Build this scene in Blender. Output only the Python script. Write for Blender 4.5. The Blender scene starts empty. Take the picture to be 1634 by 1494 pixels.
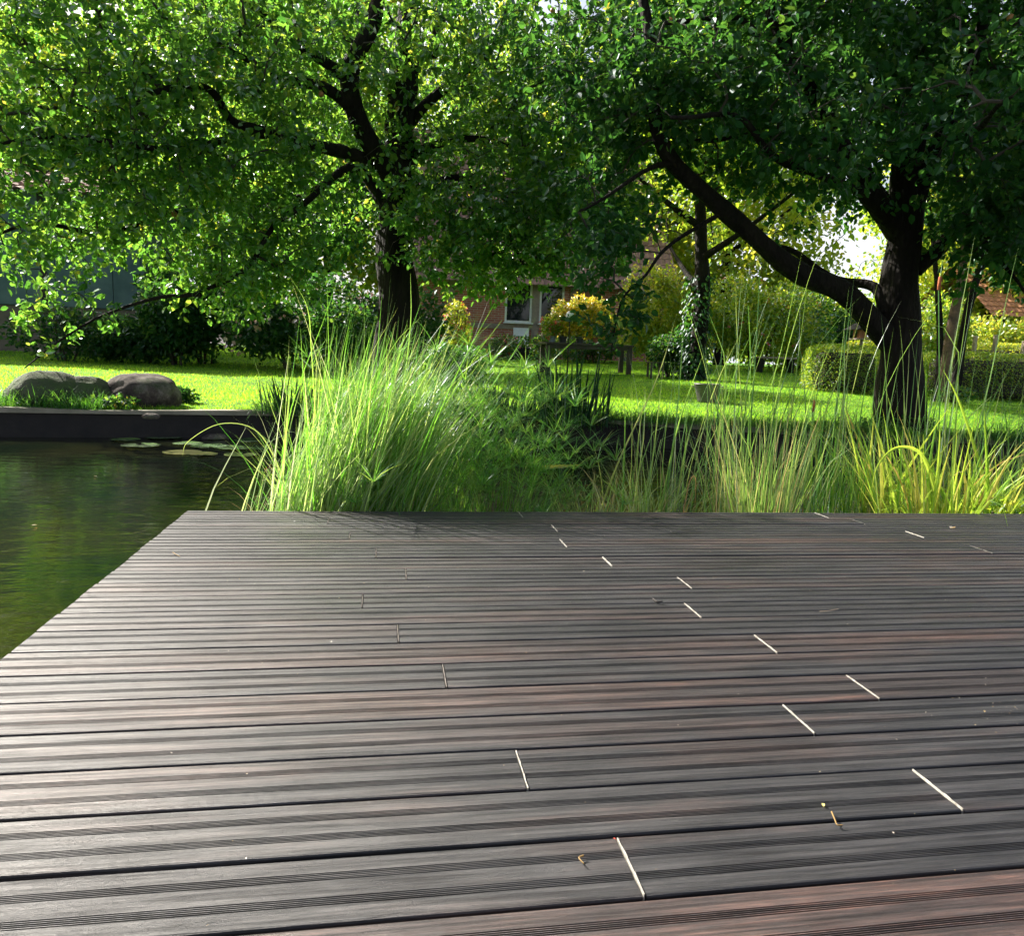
import bpy, math, random
import numpy as np
from mathutils import Vector, noise
random.seed(7)
rng = np.random.default_rng(11)
S = bpy.context.scene
C = S.collection
PI = math.pi

# ------------------------------------------------------------------ camera
F_PX, PIT, ROL, YAW, CAMH = 1212.0, .1443, .0373, .1676, .795
PW, PH = 1634, 1494
_fw = np.array([math.sin(YAW)*math.cos(PIT), math.cos(YAW)*math.cos(PIT), -math.sin(PIT)])
_rt = np.array([math.cos(YAW), -math.sin(YAW), 0.0]); _up = np.cross(_rt, _fw)
_r = _rt*math.cos(ROL)+_up*math.sin(ROL); _u = -_rt*math.sin(ROL)+_up*math.cos(ROL)
CAM = np.array([0, 0, CAMH])

def P(px, py, Y):
    "a place Y metres out on the plan, read off the photograph"
    d = _fw*F_PX + _r*(px-PW/2) - _u*(py-PH/2)
    return CAM + d*(Y/d[1])

def PZ(px, py, z):
    d = _fw*F_PX + _r*(px-PW/2) - _u*(py-PH/2)
    return CAM + d*((z-CAMH)/d[2])

from mathutils import Matrix
cd = bpy.data.cameras.new('camera'); cam = bpy.data.objects.new('camera', cd); C.objects.link(cam)
cam.matrix_world = Matrix(((_r[0], _u[0], -_fw[0], 0), (_r[1], _u[1], -_fw[1], 0), (_r[2], _u[2], -_fw[2], CAMH), (0, 0, 0, 1)))
cd.sensor_fit = 'HORIZONTAL'; cd.sensor_width = 36; cd.lens = F_PX/PW*36
cd.clip_start = .05; cd.clip_end = 3000
S.camera = cam

# ------------------------------------------------------------------ light
SUN_AZ = math.radians(-46)      # from +Y towards +X
SUN_EL = math.radians(35)
sd = np.array([math.sin(SUN_AZ)*math.cos(SUN_EL), math.cos(SUN_AZ)*math.cos(SUN_EL), math.sin(SUN_EL)])
sl = bpy.data.lights.new('sun', 'SUN'); sl.energy = 5.0; sl.angle = math.radians(.5); sl.color = (1, .95, .86)
so = bpy.data.objects.new('sun', sl); C.objects.link(so)
so.rotation_euler = Vector((-sd[0], -sd[1], -sd[2])).to_track_quat('-Z', 'Y').to_euler()
w = bpy.data.worlds.new('World'); S.world = w; w.use_nodes = True
nt = w.node_tree; bg = nt.nodes['Background']
sky = nt.nodes.new('ShaderNodeTexSky'); sky.sky_type = 'NISHITA'; sky.sun_disc = False
sky.sun_elevation = SUN_EL; sky.sun_rotation = SUN_AZ; sky.dust_density = 6.0; sky.ozone_density = .6; sky.air_density = 1.0
# broken white cloud added low in the sky to whiten the sky gap
tcw = nt.nodes.new('ShaderNodeTexCoord'); sxw = nt.nodes.new('ShaderNodeSeparateXYZ'); nt.links.new(tcw.outputs['Generated'], sxw.inputs[0])
cn = nt.nodes.new('ShaderNodeTexNoise'); cn.inputs['Scale'].default_value = 3.2; cn.inputs['Detail'].default_value = 6; nt.links.new(tcw.outputs['Generated'], cn.inputs['Vector'])
cr = nt.nodes.new('ShaderNodeMapRange'); cr.inputs[1].default_value = .36; cr.inputs[2].default_value = .58; nt.links.new(cn.outputs['Fac'], cr.inputs[0])
cz_ = nt.nodes.new('ShaderNodeMapRange'); cz_.inputs[1].default_value = .25; cz_.inputs[2].default_value = .55; cz_.inputs[3].default_value = 1; cz_.inputs[4].default_value = 0; nt.links.new(sxw.outputs[2], cz_.inputs[0])
cm = nt.nodes.new('ShaderNodeMath'); cm.operation = 'MULTIPLY'; nt.links.new(cr.outputs[0], cm.inputs[0]); nt.links.new(cz_.outputs[0], cm.inputs[1])
mx = nt.nodes.new('ShaderNodeMix'); mx.data_type = 'RGBA'; nt.links.new(cm.outputs[0], mx.inputs[0]); nt.links.new(sky.outputs[0], mx.inputs[6]); mx.inputs[7].default_value = (5.0, 5.15, 5.5, 1)
nt.links.new(mx.outputs[2], bg.inputs[0]); bg.inputs[1].default_value = .08
S.view_settings.view_transform = 'Standard'; S.view_settings.look = 'None'; S.view_settings.exposure = 1.6
S.view_settings.gamma = 1
S.render.engine = 'CYCLES'
S.cycles.use_denoising = True
S.cycles.max_bounces = 5; S.cycles.transparent_max_bounces = 4
S.cycles.diffuse_bounces = 3; S.cycles.glossy_bounces = 2; S.cycles.transmission_bounces = 3
S.cycles.sample_clamp_indirect = 6
S.cycles.use_adaptive_sampling = True; S.cycles.adaptive_threshold = .03

# ------------------------------------------------------------------ materials
class NT:
    def __init__(s, name):
        s.m = bpy.data.materials.new(name); s.m.use_nodes = True
        s.t = s.m.node_tree; s.t.nodes.clear()
        s.out = s.n('ShaderNodeOutputMaterial')
    def n(s, typ, **kw):
        x = s.t.nodes.new(typ)
        for k, v in kw.items():
            if k.startswith('i_'):
                x.inputs[k[2:].replace('_', ' ')].default_value = v
            else: setattr(x, k, v)
        return x
    def l(s, a, b): s.t.links.new(a, b)
    def ramp(s, fac, stops, interp='LINEAR'):
        r = s.n('ShaderNodeValToRGB'); r.color_ramp.interpolation = interp
        e = r.color_ramp.elements
        while len(e) < len(stops): e.new(.5)
        for q, (p, c) in zip(e, stops): q.position = p; q.color = (*c, 1)
        s.l(fac, r.inputs[0]); return r.outputs[0]
    def noise(s, scale=5, detail=4, rough=.6, vec=None, sc=None):
        x = s.n('ShaderNodeTexNoise'); x.inputs['Scale'].default_value = scale
        x.inputs['Detail'].default_value = detail; x.inputs['Roughness'].default_value = rough
        if vec is None:
            vec = s.n('ShaderNodeTexCoord').outputs['Object']
        if sc:
            m = s.n('ShaderNodeMapping'); m.inputs['Scale'].default_value = sc; s.l(vec, m.inputs[0]); vec = m.outputs[0]
        s.l(vec, x.inputs['Vector']); return x.outputs['Fac']
    def bump(s, h, strength=.3, dist=.01, nrm=None):
        b = s.n('ShaderNodeBump'); b.inputs['Strength'].default_value = strength; b.inputs['Distance'].default_value = dist
        s.l(h, b.inputs['Height'])
        if nrm is not None: s.l(nrm, b.inputs['Normal'])
        return b.outputs[0]
    def attr(s, name):
        a = s.n('ShaderNodeAttribute'); a.attribute_name = name; return a.outputs['Fac']
    def mix(s, f, a, b, blend='MIX'):
        m = s.n('ShaderNodeMix', data_type='RGBA', blend_type=blend)
        for v, i in ((f, 0), (a, 6), (b, 7)):
            if isinstance(v, (int, float)): m.inputs[i].default_value = v
            elif isinstance(v, tuple): m.inputs[i].default_value = (*v, 1)
            else: s.l(v, m.inputs[i])
        return m.outputs[2]
    def math(s, op, a, b=None):
        m = s.n('ShaderNodeMath', operation=op)
        for i, v in enumerate((a, b)):
            if v is None: continue
            if isinstance(v, (int, float)): m.inputs[i].default_value = v
            else: s.l(v, m.inputs[i])
        return m.outputs[0]
    def pr(s, col, rough=.6, bump=None, spec=None, **kw):
        p = s.n('ShaderNodeBsdfPrincipled')
        if isinstance(col, tuple): p.inputs['Base Color'].default_value = (*col, 1)
        else: s.l(col, p.inputs['Base Color'])
        if isinstance(rough, (int, float)): p.inputs['Roughness'].default_value = rough
        else: s.l(rough, p.inputs['Roughness'])
        if bump is not None: s.l(bump, p.inputs['Normal'])
        if spec is not None: p.inputs['Specular IOR Level'].default_value = spec
        for k, v in kw.items(): p.inputs[k].default_value = v
        s.l(p.outputs[0], s.out.inputs[0]); return p

def simple(name, c1, c2=None, scale=8, rough=.6, bump=.3, dist=.01, **kw):
    n = NT(name); c2 = c2 or tuple(v*.6 for v in c1)
    f = n.noise(scale, 6, .65)
    col = n.ramp(f, [(.3, c2), (.7, c1)])
    n.pr(col, rough, n.bump(n.noise(scale*4, 5, .7), bump, dist), **kw); return n.m

def leaf_mat(name, stops, trans, tfac=.45, gloss=.06, grough=.35, vein=True):
    "thin leaf: reflects, lets light through, and has a waxy sheen"
    n = NT(name)
    f = n.attr('rnd')
    c = n.ramp(f, stops)
    tc = n.ramp(f, trans)
    d = n.n('ShaderNodeBsdfDiffuse'); n.l(c, d.inputs[0])
    t = n.n('ShaderNodeBsdfTranslucent'); n.l(tc, t.inputs[0])
    m = n.n('ShaderNodeMixShader'); m.inputs[0].default_value = tfac
    n.l(d.outputs[0], m.inputs[1]); n.l(t.outputs[0], m.inputs[2])
    g = n.n('ShaderNodeBsdfGlossy'); g.inputs['Roughness'].default_value = grough; g.inputs[0].default_value = (.9, .95, 1, 1)
    lw = n.n('ShaderNodeFresnel'); lw.inputs[0].default_value = 1.36
    fac = n.math('MULTIPLY', lw.outputs[0], gloss*6)
    m2 = n.n('ShaderNodeMixShader'); n.l(fac, m2.inputs[0])
    n.l(m.outputs[0], m2.inputs[1]); n.l(g.outputs[0], m2.inputs[2])
    n.l(m2.outputs[0], n.out.inputs[0]); return n.m

M = {}
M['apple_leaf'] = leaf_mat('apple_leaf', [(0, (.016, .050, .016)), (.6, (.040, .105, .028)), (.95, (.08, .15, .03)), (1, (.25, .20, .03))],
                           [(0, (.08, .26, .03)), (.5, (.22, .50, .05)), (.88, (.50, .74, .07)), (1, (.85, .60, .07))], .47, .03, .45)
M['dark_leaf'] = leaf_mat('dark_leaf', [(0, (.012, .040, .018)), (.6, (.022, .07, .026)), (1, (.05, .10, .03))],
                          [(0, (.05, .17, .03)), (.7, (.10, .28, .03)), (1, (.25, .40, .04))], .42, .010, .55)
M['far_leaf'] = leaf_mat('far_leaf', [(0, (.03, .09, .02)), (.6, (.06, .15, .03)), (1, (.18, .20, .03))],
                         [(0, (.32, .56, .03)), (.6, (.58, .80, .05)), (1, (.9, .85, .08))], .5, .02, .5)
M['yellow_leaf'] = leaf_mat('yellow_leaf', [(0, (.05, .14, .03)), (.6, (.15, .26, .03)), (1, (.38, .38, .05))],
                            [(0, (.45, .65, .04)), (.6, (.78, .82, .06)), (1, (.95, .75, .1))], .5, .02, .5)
M['reed_green'] = leaf_mat('reed_green', [(0, (.05, .15, .02)), (.6, (.12, .28, .04)), (1, (.32, .42, .12))],
                           [(0, (.14, .48, .03)), (.6, (.36, .72, .06)), (.9, (.75, .88, .18)), (1, (.9, .9, .4))], .5, .13, .30)
M['reed_pale'] = leaf_mat('reed_pale', [(0, (.06, .16, .05)), (.55, (.14, .26, .08)), (.88, (.30, .34, .13)), (1, (.50, .36, .16))],
                          [(0, (.26, .56, .07)), (.55, (.52, .80, .12)), (.88, (.85, .86, .25)), (1, (.8, .5, .2))], .42, .12, .3)
M['reed_sunlit'] = leaf_mat('reed_sunlit', [(0, (.16, .30, .06)), (.6, (.34, .50, .16)), (1, (.60, .66, .36))],
                           [(0, (.4, .75, .08)), (.6, (.75, .92, .25)), (1, (.9, .95, .6))], .45, .16, .3)  # pale colour stands in for sun highlights on the blades
M['iris_yellow'] = leaf_mat('iris_yellow', [(0, (.10, .24, .03)), (.6, (.26, .40, .05)), (.9, (.48, .46, .10)), (1, (.45, .24, .08))],
                            [(0, (.35, .65, .04)), (.6, (.65, .82, .08)), (1, (.85, .65, .15))], .45, .08, .3)
M['umbrella_sedge'] = leaf_mat('umbrella_sedge', [(0, (.02, .10, .02)), (.7, (.04, .16, .025)), (1, (.09, .2, .03))],
                               [(0, (.14, .46, .03)), (.7, (.34, .70, .05)), (1, (.6, .8, .1))], .42, .08, .3)
M['dark_blade'] = leaf_mat('dark_blade', [(0, (.008, .03, .014)), (1, (.02, .06, .02))], [(0, (.02, .09, .02)), (1, (.05, .16, .02))], .25, .05, .35)
M['grass'] = leaf_mat('grass', [(0, (.045, .16, .015)), (.6, (.10, .29, .02)), (.93, (.22, .36, .05)), (1, (.40, .34, .12))],
                      [(0, (.28, .64, .02)), (.6, (.48, .86, .04)), (1, (.75, .9, .08))], .55, .004, .6)
M['straw'] = leaf_mat('straw', [(0, (.30, .20, .08)), (.6, (.50, .36, .16)), (1, (.62, .50, .26))],
                      [(0, (.4, .25, .08)), (1, (.7, .5, .25))], .3, .06, .4)
M['red_petal'] = leaf_mat('red_petal', [(0, (.45, .03, .02)), (1, (.75, .13, .09))], [(0, (.7, .08, .04)), (1, (.9, .3, .2))], .4)
M['yellow_petal'] = leaf_mat('yellow_petal', [(0, (.70, .40, .01)), (1, (.88, .72, .05))], [(0, (.85, .55, .02)), (1, (.95, .85, .1))], .4)
M['pink_petal'] = leaf_mat('pink_petal', [(0, (.50, .25, .20)), (1, (.75, .58, .52))], [(0, (.5, .25, .2)), (1, (.7, .5, .45))], .35)
M['pad'] = leaf_mat('pad', [(0, (.05, .12, .03)), (.7, (.12, .2, .05)), (1, (.3, .28, .08))], [(0, (.1, .2, .03)), (1, (.4, .4, .1))], .2, .12, .25)

n = NT('bark'); f = n.noise(6, 8, .7, sc=(1, 1, .25)); col = n.ramp(f, [(.3, (.004, .0035, .003)), (.6, (.015, .012, .009)), (.8, (.038, .036, .027))])
vo = n.n('ShaderNodeTexVoronoi'); vo.inputs['Scale'].default_value = 22
mp = n.n('ShaderNodeMapping'); mp.inputs['Scale'].default_value = (1, 1, .3)
n.l(n.n('ShaderNodeTexCoord').outputs['Object'], mp.inputs[0]); n.l(mp.outputs[0], vo.inputs['Vector'])
n.pr(col, .9, n.bump(vo.outputs['Distance'], .9, .03, n.bump(n.noise(40, 6, .7, sc=(1, 1, .4)), .6, .02)), spec=.2); M['bark'] = n.m
M['bark_sunlit'] = simple('bark_sunlit', (.20, .12, .085), (.05, .032, .025), 7, .9, .8, .03)  # lighter, warmer bark colour painted to look sunlit
M['twig'] = simple('twig', (.05, .04, .028), (.02, .016, .012), 20, .8)

# wet dark hardwood decking: grain runs along X, every board its own tone
n = NT('hardwood')
tc = n.n('ShaderNodeTexCoord').outputs['Object']
bt = n.attr('tone')
mv = n.n('ShaderNodeVectorMath', operation='ADD'); n.l(tc, mv.inputs[0])
cb = n.n('ShaderNodeCombineXYZ'); n.l(n.math('MULTIPLY', bt, 37.0), cb.inputs[0]); n.l(n.math('MULTIPLY', bt, 11.0), cb.inputs[2]); n.l(cb.outputs[0], mv.inputs[1])
v = mv.outputs[0]
g1 = n.noise(4, 8, .68, v, (.9, 30, 30)); g2 = n.noise(14, 6, .7, v, (1.4, 60, 30)); g3 = n.noise(1.3, 6, .65, v, (.7, 5, 1))
base = n.ramp(g1, [(.34, (.005, .006, .008)), (.5, (.014, .015, .018)), (.68, (.042, .039, .041))])
warm = n.ramp(g1, [(.34, (.016, .009, .007)), (.5, (.052, .025, .019)), (.68, (.15, .070, .050))])
wf = n.math('ADD', n.math('MULTIPLY', n.ramp(g3, [(.46, (0, 0, 0)), (.62, (1, 1, 1))]), .75), n.math('MULTIPLY', bt, .75))
wf2 = n.math('SUBTRACT', wf, .42); wf2.node.use_clamp = True
col = n.mix(wf2, base, warm)
col = n.mix(n.ramp(g2, [(.35, (1, 1, 1)), (.6, (0, 0, 0))]), col, (.016, .014, .014))
rg = n.ramp(n.noise(1.1, 7, .7, tc, (1, 1.6, 1)), [(.3, (.40, .40, .40)), (.7, (.62, .62, .62))])
st = n.ramp(n.noise(2.4, 8, .72, tc, (1, 2.2, 1)), [(.50, (0, 0, 0)), (.72, (1, 1, 1))])
col = n.mix(n.math('MULTIPLY', st, .35), col, (.040, .040, .044))
pp = n.pr(col, rg, n.bump(g2, .8, .0016, n.bump(g1, .8, .0022)), spec=.5)
n.l(n.math('MULTIPLY', n.ramp(g1, [(.35, (.30, .30, .30)), (.62, (.90, .90, .90))]), n.math('ADD', n.ramp(g3, [(.35, (.2, .2, .2)), (.65, (.5, .5, .5))]), .45)), pp.inputs['Specular IOR Level'])
M['hardwood'] = n.m
M['seal_dull'] = simple('seal_dull', (.20, .18, .16), (.07, .06, .05), 90, .8, .5, .002)
M['seal'] = simple('seal', (.42, .41, .37), (.16, .14, .11), 90, .7, .5, .002)

n = NT('pond_water')
tc = n.n('ShaderNodeTexCoord').outputs['Object']
r1 = n.noise(3.0, 3, .5, tc, (.8, 1.8, 1)); r2 = n.noise(14, 3, .55, tc, (.6, 1.7, 1))
col = n.ramp(n.noise(.8, 4, .5, tc), [(.35, (.003, .008, .003)), (.7, (.016, .016, .005))])
n.pr(col, .02, n.bump(r2, .22, .012, n.bump(r1, .25, .035)), IOR=1.5, spec=.5)
M['water'] = n.m

n = NT('ground'); geo = n.n('ShaderNodeNewGeometry'); sx = n.n('ShaderNodeSeparateXYZ'); n.l(geo.outputs['Position'], sx.inputs[0])
gc = n.ramp(n.noise(1.7, 8, .7, geo.outputs['Position']), [(.3, (.05, .11, .012)), (.55, (.10, .23, .02)), (.75, (.17, .30, .03))])
mc = n.ramp(n.noise(3, 8, .7, geo.outputs['Position']), [(.3, (.012, .010, .007)), (.7, (.05, .04, .025))])
fz = n.math('LESS_THAN', sx.outputs[2], -.04)
n.pr(n.mix(fz, gc, mc), .9, n.bump(n.noise(30, 6, .8, geo.outputs['Position']), .8, .03), spec=.15); M['ground'] = n.m

M['concrete'] = simple('concrete', (.30, .27, .20), (.14, .13, .09), 3, .85, .5, .01)
M['dark_board'] = simple('dark_board', (.016, .013, .010), (.005, .004, .004), 5, .8, .5, .01)
n = NT('boulder'); f = n.noise(4, 10, .75)
col = n.ramp(f, [(.36, (.016, .013, .011)), (.5, (.070, .055, .046)), (.64, (.20, .17, .15))])
moss = n.ramp(n.noise(2.2, 6, .7), [(.52, (0, 0, 0)), (.66, (1, 1, 1))])
n.pr(n.mix(n.math('MULTIPLY', moss, .8), col, (.030, .055, .012)), .9, n.bump(n.noise(28, 8, .8), .7, .012), spec=.25); M['boulder'] = n.m

n = NT('brick'); tc = n.n('ShaderNodeTexCoord').outputs['Object']
mp = n.n('ShaderNodeMapping'); mp.inputs['Rotation'].default_value = (PI/2, 0, 0); n.l(tc, mp.inputs[0])
br = n.n('ShaderNodeTexBrick'); n.l(mp.outputs[0], br.inputs['Vector'])
br.inputs['Scale'].default_value = 1; br.inputs['Brick Width'].default_value = .25; br.inputs['Row Height'].default_value = .078; br.inputs['Mortar Size'].default_value = .009
br.inputs['Color1'].default_value = (.45, .15, .10, 1); br.inputs['Color2'].default_value = (.33, .09, .06, 1); br.inputs['Mortar'].default_value = (.42, .34, .29, 1)
n.pr(br.outputs[0], .9, n.bump(br.outputs['Fac'], -.5, .01)); M['brick'] = n.m
M['mossy_stone'] = simple('mossy_stone', (.045, .085, .016), (.06, .055, .045), 5, .95, .9, .02)
M['timber'] = simple('timber', (.36, .28, .23), (.22, .17, .14), 9, .8, .5, .01)
M['white_paint'] = simple('white_paint', (.82, .82, .80), (.68, .68, .66), 5, .45, .1, .002)
n = NT('window_glass'); n.pr((.015, .018, .02), .03, spec=.9); M['glass'] = n.m
def tiles(name, a, b):
    n = NT(name); tc = n.n('ShaderNodeTexCoord').outputs['Object']
    col = n.ramp(n.noise(5, 7, .7), [(.3, b), (.7, a)])
    n.pr(col, .8, n.bump(n.noise(40, 4, .7), .3, .01)); return n.m
M['tile_brown'] = tiles('tile_brown', (.34, .20, .15), (.17, .10, .08))
M['tile_orange'] = tiles('tile_orange', (.55, .25, .12), (.30, .13, .07))
M['shed_paint'] = simple('shed_paint', (.13, .19, .18), (.06, .10, .10), 1.5, .95, .3, .01, spec=.1)
M['shed_base'] = simple('shed_base', (.16, .13, .09), (.09, .075, .055), 3, .8, .4, .01)
M['table_wood'] = simple('table_wood', (.07, .055, .04), (.03, .022, .016), 10, .6, .3)
M['galvanised'] = simple('galvanised', (.22, .21, .19), (.10, .10, .09), 8, .5, .2, Metallic=.5)
M['terracotta'] = simple('terracotta', (.42, .17, .09), (.28, .11, .06), 10, .8)
M['pot_dark'] = simple('pot_dark', (.05, .06, .07), (.03, .03, .035), 10, .45)
M['pot_blue'] = simple('pot_blue', (.25, .30, .36), (.14, .17, .2), 10, .4)
M['pale_wood'] = simple('pale_wood', (.40, .32, .24), (.25, .19, .14), 10, .8)
M['cattail'] = simple('cattail', (.42, .12, .04), (.22, .06, .02), 40, .9)
M['apple'] = simple('apple', (.45, .14, .06), (.30, .22, .06), 12, .35)
M['dark_twig'] = simple('dark_twig', (.02, .015, .012), (.008, .006, .005), 60, .8)

# ------------------------------------------------------------------ mesh helpers
def link(o, parent=None):
    C.objects.link(o)
    if parent is not None: o.parent = parent
    return o

def mesh(name, V, F, mat, parent=None, attrs=None, smooth=False, loc=None):
    "F: list of (n,k) int arrays"
    V = np.asarray(V, dtype=np.float32).reshape(-1, 3)
    if not isinstance(F, list): F = [F]
    F = [np.asarray(f, dtype=np.int32) for f in F if len(f)]
    me = bpy.data.meshes.new(name)
    if loc is not None: V = V - np.asarray(loc, dtype=np.float32)
    nl = sum(f.size for f in F); npoly = sum(len(f) for f in F)
    me.vertices.add(len(V)); me.vertices.foreach_set('co', V.ravel())
    me.loops.add(nl); me.polygons.add(npoly)
    me.loops.foreach_set('vertex_index', np.concatenate([f.ravel() for f in F]))
    tot = np.concatenate([np.full(len(f), f.shape[1], dtype=np.int32) for f in F])
    st = np.concatenate([[0], np.cumsum(tot)[:-1]]).astype(np.int32)
    me.polygons.foreach_set('loop_start', st)
    me.polygons.foreach_set('use_smooth', np.full(npoly, bool(smooth)))
    for k, a in (attrs or {}).items():
        at = me.attributes.new(k, 'FLOAT', 'POINT'); at.data.foreach_set('value', np.asarray(a, dtype=np.float32))
    me.update(calc_edges=True)
    if mat is not None: me.materials.append(mat)
    o = bpy.data.objects.new(name, me)
    if loc is not None: o.location = tuple(loc)
    return link(o, parent)

class MB:
    "collects boxes, tubes and quads for ONE mesh"
    def __init__(s): s.V = []; s.F = {}; s.n = 0
    def add(s, V, *Fs):
        V = np.asarray(V, float).reshape(-1, 3)
        for f in Fs:
            f = np.asarray(f, int)
            s.F.setdefault(f.shape[1], []).append(f+s.n)
        s.V.append(V); s.n += len(V)
    def box(s, c, d, rz=0, bev=.0, rx=0):
        x, y, z = np.array(d)/2
        b = min(bev, x*.9, y*.9, z*.9)
        if b > 0:
            pts = []
            for sx in (-1, 1):
                for sy in (-1, 1):
                    for sz in (-1, 1):
                        pts += [(sx*x, sy*(y-b), sz*(z-b)), (sx*(x-b), sy*y, sz*(z-b)), (sx*(x-b), sy*(y-b), sz*z)]
            V = np.array(pts)
            idx = lambda i, j, k: (i*4+j*2+k)*3
            q = []; t = []
            for i in (0, 1):
                q.append([idx(i, 0, 0), idx(i, 1, 0), idx(i, 1, 1), idx(i, 0, 1)])
                q.append([idx(0, i, 0)+1, idx(1, i, 0)+1, idx(1, i, 1)+1, idx(0, i, 1)+1])
                q.append([idx(0, 0, i)+2, idx(1, 0, i)+2, idx(1, 1, i)+2, idx(0, 1, i)+2])
                for j in (0, 1):
                    q.append([idx(i, j, 0), idx(i, j, 1), idx(i, j, 1)+1, idx(i, j, 0)+1])
                    q.append([idx(i, 0, j), idx(i, 1, j), idx(i, 1, j)+2, idx(i, 0, j)+2])
                    q.append([idx(0, i, j)+1, idx(1, i, j)+1, idx(1, i, j)+2, idx(0, i, j)+2])
                    for k in (0, 1): t.append([idx(i, j, k), idx(i, j, k)+1, idx(i, j, k)+2])
            Fs = [np.array(q), np.array(t)]
        else:
            V = np.array([(a*x, b_*y, c_*z) for a in (-1, 1) for b_ in (-1, 1) for c_ in (-1, 1)])
            Fs = [np.array([[0, 1, 3, 2], [4, 6, 7, 5], [0, 4, 5, 1], [2, 3, 7, 6], [0, 2, 6, 4], [1, 5, 7, 3]])]
        if rx:
            cx, sx_ = math.cos(rx), math.sin(rx); V = V @ np.array([[1, 0, 0], [0, cx, sx_], [0, -sx_, cx]])
        if rz:
            cz, sz_ = math.cos(rz), math.sin(rz); V = V @ np.array([[cz, sz_, 0], [-sz_, cz, 0], [0, 0, 1]])
        s.add(V+np.array(c), *Fs)
    def tube(s, pts, rad, k=8, cap=True, rough=0):
        V, Q, Tn = tube(pts, rad, k, cap, rough); s.add(V, Q, *( [Tn] if len(Tn) else []))
    def lathe(s, prof, c, k=20, cap=False):
        a = np.arange(k)*2*PI/k
        V = np.array([[(r*math.cos(t)+c[0], r*math.sin(t)+c[1], z+c[2]) for t in a] for r, z in prof]).reshape(-1, 3)
        q = [[i*k+j, i*k+(j+1) % k, (i+1)*k+(j+1) % k, (i+1)*k+j] for i in range(len(prof)-1) for j in range(k)]
        s.add(V, np.array(q))
    def obj(s, name, mat, parent=None, smooth=False, attrs=None, loc=None):
        return mesh(name, np.concatenate(s.V), [np.concatenate(f) for f in s.F.values()], mat, parent, attrs, smooth, loc)

def tube(pts, rad, k=8, cap=True, rough=0):
    pts = np.asarray(pts, float); n_ = len(pts)
    rad = np.broadcast_to(np.asarray(rad, float), (n_,))
    T = np.gradient(pts, axis=0); T /= np.linalg.norm(T, axis=1)[:, None]+1e-9
    ref = np.array([0, 0, 1.]) if abs(T[0][2]) < .9 else np.array([1., 0, 0])
    a = np.arange(k)*2*PI/k; V = np.zeros((n_, k, 3)); u = np.cross(T[0], ref)
    for i in range(n_):
        u = u - T[i]*np.dot(u, T[i]); u /= np.linalg.norm(u)+1e-9; w_ = np.cross(T[i], u)
        rr = rad[i]
        if rough:
            rr = rr*(1+rough*np.array([noise.noise(Vector(pts[i]*1.6)+Vector((math.cos(t)*1.3, math.sin(t)*1.3, 5))) for t in a]))[:, None]
        V[i] = pts[i] + rr*(np.cos(a)[:, None]*u+np.sin(a)[:, None]*w_)
    j = np.arange(k); Q = []
    for i in range(n_-1):
        Q.append(np.stack([i*k+j, i*k+(j+1) % k, (i+1)*k+(j+1) % k, (i+1)*k+j], 1))
    V = V.reshape(-1, 3); Tn = np.zeros((0, 3), int)
    if cap:
        V = np.vstack([V, pts[-1]+T[-1]*rad[-1]*.5])
        Tn = np.stack([(n_-1)*k+j, (n_-1)*k+(j+1) % k, np.full(k, n_*k)], 1)
    return V, np.concatenate(Q), Tn

def smooth_path(pts, n_=None, jit=0):
    "Catmull-Rom through control points"
    pts = np.asarray(pts, float); m = len(pts)
    sub = n_ or 5; out = []
    Q = np.vstack([2*pts[0]-pts[1], pts, 2*pts[-1]-pts[-2]])
    for i in range(m-1):
        p0, p1, p2, p3 = Q[i:i+4]
        for t in np.arange(sub)/sub:
            out.append(.5*((2*p1)+(-p0+p2)*t+(2*p0-5*p1+4*p2-p3)*t*t+(-p0+3*p1-3*p2+p3)*t**3))
    out.append(pts[-1]); return np.array(out)

def norm(v): return v/(np.linalg.norm(v, axis=-1, keepdims=True)+1e-9)

def leaves(pos, D, N, L, Wd, fold=.25, curl=.15):
    "pos,D(direction),N(face normal) (n,3); six-point folded leaf"
    n_ = len(pos); D = norm(D); N = norm(N-D*np.sum(N*D, 1, keepdims=True)); Sd = np.cross(D, N)
    L = np.broadcast_to(L, (n_,))[:, None]; Wd = np.broadcast_to(Wd, (n_,))[:, None]
    b = pos; tip = pos+D*L-N*L*curl
    def pt(t, s_): return pos+D*L*t+Sd*s_*Wd*.5+N*Wd*fold*.5*abs(s_)-N*L*curl*t*t
    V = np.stack([b, pt(.28, -.92), pt(.66, -.86), tip, pt(.66, .86), pt(.28, .92)], 1).reshape(-1, 3)
    k = np.arange(n_)[:, None]*6
    return V, np.concatenate([k+np.array([0, 1, 2, 3]), k+np.array([3, 4, 5, 0])])

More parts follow.
